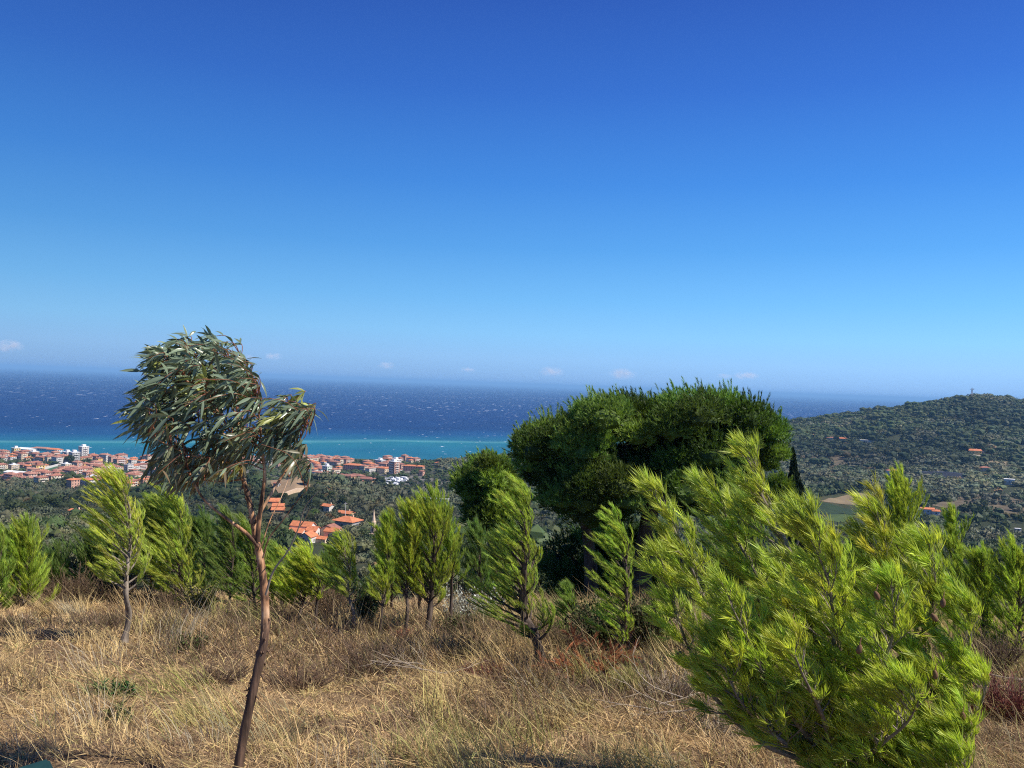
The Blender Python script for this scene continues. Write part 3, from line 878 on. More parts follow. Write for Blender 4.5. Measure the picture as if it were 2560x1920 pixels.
# wall along the pitch, breakwater, caravans
def wall_between(p, q, h, t, mat, name, label, cat='wall', group=None):
    p = np.array(p); q = np.array(q)
    n = max(2, int(np.linalg.norm(q - p) / 4))
    g = Geo()
    d = (q - p)[:2] / np.linalg.norm((q - p)[:2]); s_ = np.array([-d[1], d[0]]) * t / 2
    ring = []
    for i in range(n + 1):
        x, y = p[:2] + (q - p)[:2] * i / n
        z = ground(x, y)
        for sx, zz in ((-1, z - 1), (1, z - 1), (1, z + h), (-1, z + h)):
            ring.append((x + sx * s_[0], y + sx * s_[1], zz))
    i = np.arange((n + 1) * 4).reshape(n + 1, 4)
    q_ = np.stack([i[:-1], np.roll(i[:-1], -1, 1), np.roll(i[1:], -1, 1), i[1:]], -1).reshape(-1, 4)
    q_ = np.concatenate([q_, i[[0]][:, ::-1], i[[-1]]])
    g.add(ring, q=q_)
    o = obj(name, g.mesh(name, [mat], tuple(p)), loc=tuple(p))
    return tag(o, label, cat, group)
wall_between(hit(53, 1026), hit(124, 1007), 3.0, .8, M['wall_white'], 'boundary_wall', 'long white wall along the football pitch')
wall_between(hit(612, 1074), hit(694, 1060), 2.6, 1.2, M['stone'], 'retaining_wall', 'pale retaining wall below the ploughed field')
wall_between(hit(1990, 1020), hit(2096, 1027), 1.2, .6, M['wall_white'], 'low_wall', 'thin white wall along the dark netted plot')
tag(drape('beach', [(640, 1002), (642, 996), (664, 996.5), (664, 1003)], M['beach'], .6, 8), 'pale strip of beach and surf')

def caravans():
    rng = np.random.default_rng(9)
    first = None
    spots = []
    while len(spots) < 34:
        px, py = rng.normal(862, 14), rng.normal(1040, 5)
        if 832 < px < 900 and 1029 < py < 1052:
            spots.append((px, py))
    for px, py in spots:
        p = hit(px, py)
        rz = R_(-25) + rng.normal() * .3
        lab = 'white caravan among the trees of the campsite'
        if first is None:
            first = thing('caravan', lab, 'caravan', tuple(p), 'caravans on the campsite')
            g = Geo(); w, l, h = 2.3, 6.0, 2.7
            prof = [(-l / 2, .7), (l / 2, .7), (l / 2, 1.6), (l / 2 - .5, h), (-l / 2 + .4, h), (-l / 2, 1.9)]
            v = [(x, s_ * w / 2, z) for s_ in (-1, 1) for x, z in prof]
            g.add(v, q=[(i, (i + 1) % 6, 6 + (i + 1) % 6, 6 + i) for i in range(6)] + [(0, 1, 2, 5), (2, 3, 4, 5), (6, 7, 8, 11), (8, 9, 10, 11)])
            obj('body', g.mesh('body', [M['metal_white']]), first)
            k = Geo()
            for s_ in (-1, 1):
                k.box(-1.8, -.4, s_ * w / 2 - .02, s_ * w / 2 + .02, 1.5, 2.1); k.box(.5, 2.0, s_ * w / 2 - .02, s_ * w / 2 + .02, 1.5, 2.1)
            obj('window', k.mesh('window', [M['glass']]), first)
            w_ = Geo()
            th = np.arange(12) / 12 * 2 * math.pi
            for s_ in (-1, 1):
                v = [(.36 * math.cos(t), s_ * (w / 2 - .15) + o_, .36 + .36 * math.sin(t)) for o_ in (-.1, .1) for t in th]
                w_.add(v, q=[(i, (i + 1) % 12, 12 + (i + 1) % 12, 12 + i) for i in range(12)])
            obj('wheel', w_.mesh('wheel', [M['dark_net']]), first)
            first.rotation_euler.z = rz
        else:
            dup_tree(first, tuple(p), rz)
        CLEAR_PT.append((p[0], p[1], 4))
caravans()

# ------------------------------------------------------------------ country houses, each with walls, roof, windows, chimney
def window_parts(root, spots, frame='wall_white'):
    """spots: (x, y, z, width, height, axis) centre of a window on a wall facing along the axis"""
    for x, y, z, w, h, ax in spots:
        g = Geo()
        if ax == 'x': g.box(x - .04, x + .04, y - w / 2, y + w / 2, z - h / 2, z + h / 2)
        else: g.box(x - w / 2, x + w / 2, y - .04, y + .04, z - h / 2, z + h / 2)
        obj('window', g.mesh('window', [M['glass']]), root)

def country_house(px, py, wpx, label, wall='wall_white', roof='roof_orange', ratio=.7, h=4.5, rz=-20, kind='gable', group='houses on the slopes', name='country_house', flat=False):
    p = hit(px, py)
    w = max(4.0, metres(wpx, p[1])); d = w * ratio
    root = thing(name, label, 'house', tuple(p), group)
    g = Geo()
    hr = d * .22
    if kind == 'gable': g.house_walls(-w / 2, w / 2, -d / 2, d / 2, -3, h, hr * (d / (d + .9)))
    else: g.box(-w / 2, w / 2, -d / 2, d / 2, -3, h)
    obj('walls', g.mesh('walls', [M[wall]]), root)
    r = Geo()
    if kind == 'gable': r.gable(-w / 2 - .4, w / 2 + .4, -d / 2 - .45, d / 2 + .45, h - .06, hr)
    elif kind == 'hip': r.hip(-w / 2 - .6, w / 2 + .6, -d / 2 - .6, d / 2 + .6, h + .01, d * .22)
    else: r.box(-w / 2 - .2, w / 2 + .2, -d / 2 - .2, d / 2 + .2, h + .01, h + .35)
    ro = obj('roof', r.mesh('roof', [M[roof]]), root)
    if kind != 'flat':
        c = Geo(); c.box(w * .18, w * .18 + .7, d * .1, d * .1 + .6, h + hr * .3, h + hr + .9)
        obj('chimney', c.mesh('chimney', [M['wall_cream']]), ro)
    k = max(1, int(w // 3.5))
    window_parts(root, [(-w / 2 + (i + .5) * w / k, -d / 2, h * .55, 1.0, 1.3, 'y') for i in range(k)] + [(w / 2, 0, h * .55, 1.0, 1.3, 'x')])
    root.rotation_euler.z = R_(rz)
    CLEAR_PT.append((p[0], p[1], max(w, d) * .8))
    d_ = p[:2] / np.linalg.norm(p[:2])
    for b_ in (9, 17, 26, 36): CLEAR_PT.append((p[0] - d_[0] * b_, p[1] - d_[1] * b_, max(w, d) * .45 + 2.5))
    return root

def villa(px, py, label, name, group, boxes, rz, wall='wall_white', wins=()):
    """several joined wings: (x0,x1,y0,y1,height,roof height,ridge axis,roof material)"""
    p = hit(px, py)
    root = thing(name, label, 'house', tuple(p), group)
    for (x0, x1, y0, y1, h, hr, ax, rm, wm) in boxes:
        g = Geo(); g.house_walls(x0, x1, y0, y1, -4, h, hr * .9, ax)
        obj('walls', g.mesh('walls', [M[wm]]), root)
        r = Geo(); e = .35
        r.gable(x0 - e, x1 + e, y0 - e, y1 + e, h - .05, hr, axis=ax)
        obj('roof', r.mesh('roof', [M[rm]]), root)
    window_parts(root, wins)
    root.rotation_euler.z = R_(rz)
    d_ = p[:2] / np.linalg.norm(p[:2])
    for k in range(6): CLEAR_PT.append((p[0] - d_[0] * 9 * k, p[1] - d_[1] * 9 * k, 12))
    return root
villa(671, 1170, 'white villa of joined gabled wings under orange tiled roofs', 'villa', 'houses on the slopes',
      [(-11, -1, 1, 6.5, 6.2, 1.9, 'x', 'roof_orange', 'wall_white'), (-10.8, -2.2, -4.6, .9, 4.3, 1.6, 'x', 'roof_orange', 'wall_white'),
       (-1.9, 3.0, -1.5, 4.2, 5.0, 1.7, 'x', 'roof_orange', 'wall_white'), (-1.5, 4.2, -8.5, -1.6, 3.4, 2.0, 'y', 'roof_orange', 'wall_white')],
      -14, wins=[(-1, 3.7, 4.6, .9, 1.4, 'x'), (3.0, 1.4, 3.4, .9, 1.3, 'x'), (.4, -8.5, 1.8, .9, 1.3, 'y'), (2.4, -8.5, 1.8, .9, 1.3, 'y'), (4.2, -5, 1.7, .9, 1.2, 'x'), (-2.2, -2.0, 2.7, .8, 1.1, 'x')])
villa(707, 1170, 'cream house with dark orange gables right of the white villa', 'villa', 'houses on the slopes',
      [(-4.5, 3.5, 0, 6, 5.6, 1.8, 'y', 'roof_brown', 'wall_cream'), (-.4, 6.2, -2.6, 2.8, 5.0, 1.6, 'x', 'roof_orange', 'wall_cream'), (-2.4, 2.6, -6.6, -2.7, 2.2, 1.0, 'x', 'roof_orange', 'wall_cream')],
      -18, wins=[(4.6, -2.6, 3.2, 1.1, 1.7, 'y'), (2.2, -2.6, 3.2, 1.0, 1.5, 'y'), (6.2, 0, 3.2, 1.0, 1.5, 'x')])
villa(597, 1104, 'house with three orange roofs stepping down the slope', 'villa', 'houses on the slopes',
      [(-6.5, 1.0, 4, 10, 5.2, 1.9, 'x', 'roof_orange', 'wall_ochre'), (-2.5, 4.5, -1, 3.9, 3.2, 1.4, 'x', 'roof_orange', 'wall_ochre'), (-2.2, 5.5, -7, -1.1, 1.6, 1.5, 'x', 'roof_orange', 'wall_ochre')],
      8, wins=[(1.0, 7, 3.6, 1.0, 1.3, 'x'), (4.5, 1.5, 1.9, 1.0, 1.3, 'x')])
country_house(750, 1141, 50, 'house with broad orange hip roof right of the white villa', 'wall_grey', 'roof_orange', .8, 4.2, -24, 'hip')
country_house(746, 1124, 34, 'long orange roof rising just behind the hip-roofed house', 'wall_ochre', 'roof_orange', .6, 4.5, -24)
country_house(708, 1110, 24, 'small white house with orange roof and terrace above the hip-roofed house', 'wall_white', 'roof_orange', .8, 5, -30)
country_house(727, 1112, 13, 'white annexe with flat terrace beside a small orange roof', 'wall_white', 'roof_white', .9, 4.2, -30, 'flat')
country_house(584, 1150, 16, 'small orange-roofed house in shade left of the white villa', 'wall_grey', 'roof_orange', .8, 4, -12)
country_house(632, 1140, 14, 'small orange roof showing just above the white villa', 'wall_cream', 'roof_orange', .8, 3.2, -10)
country_house(70, 1135, 24, 'small house with vivid orange roof in the olives at the left', 'wall_white', 'roof_orange', .8, 3.2, -20, 'hip')
country_house(163, 1123, 26, 'yellow house half hidden by olives beside the white pool terrace', 'wall_yellow', 'roof_orange', .6, 5, -25)
country_house(128, 1131, 22, 'low white pool house beside the turquoise pool', 'wall_white', 'roof_white', .5, 2.4, -18, 'flat')
country_house(1188, 1190, 22, 'small orange-roofed house glimpsed through a wind-bent pine', 'wall_white', 'roof_orange', .7, 3.4, -15)
country_house(1866, 957, 16, 'left of two low white houses on the far hillside', 'wall_white', 'roof_white', .6, 4.5, -12, 'flat')
country_house(1882, 958, 10, 'right and smaller of two low white houses on the far hillside', 'wall_white', 'roof_white', .7, 4, -12, 'flat')
country_house(1822, 953, 17, 'far hillside house with orange roof left of the two white ones', 'wall_ochre', 'roof_orange', .6, 4, -12)
country_house(1792, 951, 13, 'far hillside house with dull red roof above the bare patch', 'wall_cream', 'roof_brown', .6, 4, -12)
country_house(1758, 945, 12, 'pale far hillside house nearest the big pine', 'wall_cream', 'roof_pink', .7, 4, -12)
country_house(2104, 981, 26, 'orange-roofed house with terrace high on the right hillside', 'wall_yellow', 'roof_orange', .6, 5, -12)
country_house(2126, 981, 16, 'grey flat annexe right of the high orange-roofed house', 'wall_grey', 'roof_grey', .7, 3.5, -12, 'flat')
country_house(1928, 1025, 25, 'white house with terracotta roof in the valley trees', 'wall_white', 'roof_terracotta', .6, 4.5, -10, 'hip')
country_house(2127, 1018, 20, 'house with terracotta roof right of the dark netted plot', 'wall_cream', 'roof_terracotta', .6, 4.5, -14, 'hip')
country_house(2180, 1047, 20, 'tall white cube-shaped house on the right hillside', 'wall_white', 'roof_white', .7, 6.2, -30, 'flat')
country_house(2002, 1110, 28, 'orange-roofed house behind the upright pine', 'wall_white', 'roof_orange', .5, 4, -8)
country_house(2020, 1112, 16, 'white-walled house stepping down beside the orange roof behind the pine', 'wall_white', 'roof_orange', .8, 3.2, -8)
country_house(2082, 1189, 28, 'long low house with brown roof near the right edge', 'wall_grey', 'roof_brown', .45, 3, -5)
country_house(2198, 1149, 12, 'low white flat-roofed shed at the right edge', 'wall_white', 'roof_white', .5, 2.2, -5, 'flat', name='shed')
country_house(938, 1092, 62, 'long grey flat-roofed building in the valley by the dark trees', 'wall_grey', 'roof_grey', .3, 5, -4, 'flat', name='long_building')
country_house(598, 1052, 7, 'tiny hut on the ploughed field', 'wall_grey', 'roof_terracotta', .8, 2.6, -20)
country_house(836, 1062, 14, 'pinkish house with red roof behind the grey yard', 'wall_pink', 'roof_orange', .7, 4, -25)
country_house(911, 1028, 10, 'lone reddish house among trees on the headland', 'wall_pink', 'roof_terracotta', .9, 6, -25, 'hip')
country_house(945, 1006, 9, 'small pale house on top of the headland', 'wall_cream', 'roof_orange', .9, 4, -25, 'hip')

# pools
def pool(px, py, w, d, rz, label):
    p = hit(px, py)
    root = thing('swimming_pool', label, 'pool', tuple(p), 'swimming pools')
    g = Geo(); g.box(-w / 2 - 1.5, w / 2 + 1.5, -d / 2 - 1.5, d / 2 + 1.5, -1.5, .7); obj('surround', g.mesh('surround', [M['wall_white']]), root)
    g = Geo(); g.box(-w / 2, w / 2, -d / 2, d / 2, .3, .75); obj('water', g.mesh('water', [M['water_pool']]), root)
    root.rotation_euler.z = R_(rz)
    d_ = p[:2] / np.linalg.norm(p[:2])
    for k in range(4): CLEAR_PT.append((p[0] - d_[0] * 8 * k, p[1] - d_[1] * 8 * k, max(w, d) * .9))
pool(146, 1128, 5, 11, -20, 'turquoise pool in a white terrace at the left')
pool(500, 1100, 7, 12, -60, 'turquoise pool on a lawn behind the eucalyptus')
p_ = hit(690, 1113)
g_ = Geo(); g_.box(-2.2, 2.2, -1.6, 1.6, 0, .4); g_.hip(-2.4, 2.4, -1.8, 1.8, .41, 1.0, t=.1)
tag(obj('garden_cover', g_.mesh('garden_cover', [M['blue_cover']]), loc=tuple(p_)), 'small blue garden cover left of the terraced white house', 'cover')
CLEAR_PT.append((p_[0], p_[1], 9))

# church spire
def church_tower():
    Y = 330.0
    tip = at(808, 1100, Y); z0 = ground(tip[0], Y)
    root = thing('bell_tower', 'slender pinkish stone spire rising behind the young pines', 'bell tower', (tip[0], Y, z0))
    hs = tip[2] - z0
    zt = hs - 9.5
    g = Geo(); g.box(-1.25, 1.25, -1.25, 1.25, -2, zt - .3); obj('tower', g.mesh('tower', [M['stone']]), root)
    g = Geo(); g.box(-1.45, 1.45, -1.45, 1.45, zt - .29, zt); obj('cornice', g.mesh('cornice', [M['wall_cream']]), root)
    th = np.arange(8) / 8 * 2 * math.pi + math.pi / 8
    lv = [(zt, 1.25), (zt + 4.2, .98), (zt + 4.25, 1.08), (zt + 4.6, 1.05), (zt + 4.65, .82), (hs, .05)]
    v = [(r * math.cos(t), r * math.sin(t), z) for z, r in lv for t in th]
    i = np.arange(len(lv) * 8).reshape(-1, 8)
    q = np.stack([i[:-1], np.roll(i[:-1], -1, 1), np.roll(i[1:], -1, 1), i[1:]], -1).reshape(-1, 4)
    g = Geo(); g.add(v, q=q); obj('spire', g.mesh('spire', [M['stone']]), root)
    for s_, zz in ((-1, 1.6), (1, 1.6)):
        k = Geo(); k.box(-.3, .3, s_ * 1.19, s_ * 1.24, zt + .8, zt + 2.6); obj('opening', k.mesh('opening', [M['glass']]), root)
church_tower()

def mast():
    Y_ = 1690.0; p = at(2099, 866, Y_); p[2] = ground(p[0], Y_)
    h = at(2099, 838, Y_)[2] - p[2]
    root = thing('radio_mast', 'lattice radio mast on the right hilltop', 'mast', tuple(p))
    g = Geo(); r = h * .06
    for sx, sy in ((-1, -1), (1, -1), (1, 1), (-1, 1)):
        g.tubes([(sx * r, sy * r, -3), (sx * r * .6, sy * r * .6, h * .85)], [.28, .22], 5)
    for k in range(7):
        z = h * .12 * k; a = r * (1 - .06 * k)
        g.tubes([(-a, -a, z), (a, -a, z + h * .12)], [.12, .12], 4); g.tubes([(a, -a, z), (a, a, z + h * .12)], [.12, .12], 4)
        g.tubes([(a, a, z), (-a, a, z + h * .12)], [.12, .12], 4); g.tubes([(-a, a, z), (-a, -a, z + h * .12)], [.12, .12], 4)
    obj('lattice', g.mesh('lattice', [M['red_metal']]), root)
    g = Geo(); g.box(-r * 2, r * 2, -r * 2, r * 2, h * .85, h * .88)
    for a in (-1, 0, 1):
        g.box(a * r * 1.7 - .5, a * r * 1.7 + .5, -r * 2.1, -r * 2.1 + .4, h * .84, h * .97)
    g.tubes([(0, 0, h * .86), (0, 0, h * 1.12)], [.2, .1], 5)
    obj('antenna', g.mesh('antenna', [M['metal_grey']]), root)
mast()
p_ = hit(745, 1140)
g_ = Geo(); g_.tubes([(0, 0, 0), (0, 0, 14)], [.13, .08], 6); g_.tubes([(-.9, 0, 13.2), (.9, 0, 13.2)], [.06, .06], 5)
tag(obj('utility_pole', g_.mesh('utility_pole', [M['metal_white']]), loc=tuple(p_)), 'thin pale utility pole beside the hip-roofed house', 'pole')
# ------------------------------------------------------------------ crowns of far trees
import bmesh
def ico(sub):
    bm = bmesh.new(); bmesh.ops.create_icosphere(bm, subdivisions=sub, radius=1)
    v = np.array([x.co[:] for x in bm.verts]); t = np.array([[x.index for x in f.verts] for f in bm.faces]); bm.free()
    return v, t
ICO1, ICO2 = ico(1), ico(2)

def crown_geo(g, rng, rx, rz, zc, lobes, leaf_n, leaf, umbrella=False, core=.72, lob_r=(.34, .52), cx=0, cy=0):
    """lumpy crown: leaf clumps on the shells of overlapping lobes, over a rough inner mass"""
    for k in range(lobes):
        d = nrm(rng.normal(size=3)); 
        if umbrella: d[2] = abs(d[2]) * .8 - .1
        rad = rng.uniform(.35, .75)
        c = np.array([cx, cy, zc]) + d * np.array([rx, rx, rz]) * rad
        lr = rng.uniform(*lob_r) * min(rx, max(rz, rx * .5))
        if umbrella: c[2] = zc + d[2] * rz * .8
        lv, lt = ICO2
        s_ = lr * core * np.array([1, 1, .85])
        tone = rng.uniform(.85, 1.15) * np.array([rng.uniform(.92, 1.1), 1, rng.uniform(.9, 1.08)])
        g.add(c + lv * s_ * (1 + .18 * np.sin(lv[:, [0]] * 7 + k) * np.cos(lv[:, [1]] * 6 + 2 * k)), t=lt, c=tone * .9)
        m = leaf_n // lobes
        q = nrm(rng.normal(size=(m, 3)))
        p = c + q * lr * rng.uniform(.7, 1.12, (m, 1)) * np.array([1, 1, .85])
        cc = tone * rng.uniform(.78, 1.25, (m, 1)) * np.ones(3)
        g.leaves(p, rng.uniform(.7, 1.3, m) * leaf, cc, rng, d=q * .4 + rng.normal(size=(m, 3)), aspect=.55)
    return g

def tree_proto(name, label, cat, mat, seed, rx, rz, trunk_h, lobes=7, leaf_n=700, leaf=.5, umbrella=False, group=None):
    rng = np.random.default_rng(seed)
    root = thing(name, label, cat, (0, 0, 0), group)
    g = Geo()
    n = 3 if not umbrella else 1
    top = trunk_h + rz * .6
    g.tubes([(0, 0, -.8), (.1 * rx * .3, 0, trunk_h * .5), (.05, .1, trunk_h), (0, 0, top)], [rx * .10, rx * .075, rx * .06, rx * .02], 6)
    for a in rng.uniform(0, 6.28, 4):
        e = np.array([math.cos(a) * rx * .6, math.sin(a) * rx * .6, trunk_h + rz * .5])
        g.tubes([(0, 0, trunk_h * .7), e * .5 + np.array([0, 0, trunk_h * .45]), e], [rx * .05, rx * .035, rx * .012], 5)
    obj('trunk', g.mesh('trunk', [M['trunk_far']]), root)
    c = crown_geo(Geo(), rng, rx, rz, trunk_h + rz * .75, lobes, leaf_n, leaf, umbrella)
    obj('crown', c.mesh('crown', [mat]), root)
    return root

def clear_of(X, Y):
    ok = np.ones(len(X), bool)
    for p in CLEAR: ok &= ~in_poly(X, Y, p)
    C = np.array(CLEAR_PT)
    for x, y, r in C: ok &= (X - x) ** 2 + (Y - y) ** 2 > r * r
    return ok

# ---- single trees one can tell apart
SPEC_SEED = [500]
def specimen(px, py, wpx, hpx, label, mat='wood_leaf', name='broadleaf_tree', umbrella=False, group='larger trees on the slopes', lobes=9):
    p = hit(px, py)
    w, h = metres(wpx, p[1]), metres(hpx, p[1])
    SPEC_SEED[0] += 1
    rx = w / 2
    th = h * (.5 if umbrella else .22)
    root = tree_proto(name, label, 'tree', M[mat], SPEC_SEED[0], rx * .8, (h - th) * .5, th, lobes, 2000, w * .06, umbrella, group)
    root.location = tuple(p)
    CLEAR_PT.append((p[0], p[1], rx * .8))
    return root
def cone_tree(px, py, wpx, hpx, label, name='cypress_tree', mat='cypress', n=2600, leaf=None, Y=None, lean=0.0, group='cypresses'):
    p = hit(px, py) if Y is None else at(px, py, Y)
    if Y is not None: p[2] = ground(p[0], Y)
    top = at(px, py, p[1])[2] + metres(hpx, p[1]) - p[2]
    w = metres(wpx, p[1])
    SPEC_SEED[0] += 1
    rng = np.random.default_rng(SPEC_SEED[0])
    root = thing(name, label, 'tree', tuple(p), group)
    g = Geo(); g.tubes([(0, 0, -.5), (0, 0, top * .5), (lean * top * .9, 0, top * .95)], [w * .1, w * .07, w * .01], 6)
    obj('trunk', g.mesh('trunk', [M['trunk_far']]), root)
    t = rng.uniform(0, 1, n) ** .85
    r = w / 2 * np.minimum(1, (1 - t) * 2.4) ** .75 * np.minimum(1, .55 + t * 3) * (1 + .18 * np.sin(t * 23 + rng.uniform(0, 6)))
    a = rng.uniform(0, 2 * np.pi, n)
    rr = r * rng.uniform(.55, 1.05, n) * (1 + .16 * np.sin(a * 3 + t * 9))
    pts = np.stack([np.cos(a) * rr + lean * top * t ** 1.5, np.sin(a) * rr, top * (.05 + .95 * t)], -1)
    d = np.stack([np.cos(a) * .5, np.sin(a) * .5, np.full(n, 1.6)], -1) + rng.normal(size=(n, 3)) * .35
    g = Geo().leaves(pts, (leaf or w * .16) * rng.uniform(.7, 1.4, n), rng.uniform(.6, 1.6, (n, 1)) * np.ones(3), rng, d=d, aspect=.45)
    obj('crown', g.mesh('crown', [M[mat]]), root)
    CLEAR_PT.append((p[0], p[1], w))
specimen(38, 1128, 66, 50, 'big dark bushy tree in the olives at the left edge', 'wood_leaf')
specimen(106, 1113, 76, 46, 'wide dark pine-like tree left of the pool terrace', 'wood_leaf')
specimen(60, 1062, 18, 22, 'dark tree at the seam of olives and town', 'wood_leaf')
specimen(609, 1098, 44, 36, 'umbrella pine above the stepped orange roofs', 'wood_leaf', 'umbrella_pine', True)
specimen(663, 1050, 40, 34, 'dark pine at the top edge of the ploughed field', 'wood_leaf')
specimen(686, 1058, 20, 22, 'lighter tree at the right corner of the ploughed field', 'needle_dark')
specimen(636, 1032, 34, 20, 'dark clump of oak on the crest behind the ploughed field', 'wood_leaf')
specimen(672, 1132, 44, 46, 'dark round pine in front of the small white terraced house', 'needle_dark', 'broadleaf_tree')
specimen(694, 1098, 28, 38, 'dark tall oak on the spur left of a pair', 'wood_leaf')
specimen(716, 1094, 28, 38, 'dark tall oak on the spur, middle of three', 'wood_leaf')
specimen(742, 1104, 42, 40, 'broad dark oak on the spur, right of three', 'wood_leaf')
specimen(781, 1006, 12, 14, 'umbrella pine standing above the wide pink block', 'wood_leaf', 'umbrella_pine', True, lobes=6)
specimen(790, 1060, 24, 24, 'dark bushy tree at the foot of the brown roofs', 'wood_leaf')
specimen(806, 1046, 12, 30, 'tall dark poplar right of the brown roofs', 'wood_leaf')
specimen(816, 1042, 11, 26, 'second dark poplar right of the brown roofs', 'wood_leaf')
specimen(826, 1048, 22, 22, 'round tree left of the campsite caravans', 'wood_leaf')
specimen(888, 1100, 30, 32, 'dark round pine on the lower olive slope', 'wood_leaf')
specimen(150, 1003, 30, 24, 'dark park tree in the town left of the grey block', 'wood_leaf', group='town trees')
specimen(180, 1008, 34, 18, 'brownish park tree in front of the tower block', 'wood_leaf', group='town trees')
specimen(120, 1000, 26, 20, 'dark park tree at the left of the town park', 'wood_leaf', group='town trees')
specimen(560, 1100, 30, 24, 'dark hedge-like tree right of the lawn', 'wood_leaf')
specimen(455, 1085, 40, 26, 'dark tree clump left of the lawn', 'wood_leaf')
specimen(640, 1120, 30, 22, 'olive-grey tree between the stepped roofs and the white villa', 'olive')
specimen(1010, 1085, 40, 34, 'tall dark tree in the valley left of the big pines', 'wood_leaf')
cone_tree(83, 1049, 10, 26, 'small dark cypress at the lower edge of the town')
cone_tree(872, 1012, 5, 14, 'tiny cypress on the shore left of the long pink building', n=500)
cone_tree(901, 1016, 5, 16, 'tiny cypress in front of the long pink building', n=500)
cone_tree(2093, 1168, 9, 30, 'lone dark cypress on the slope at the right', n=900)
cone_tree(1727, 1112, 46, 142, 'tall dark cypress right of the big pine', n=9000, Y=58.0, lean=-.05, leaf=.24)

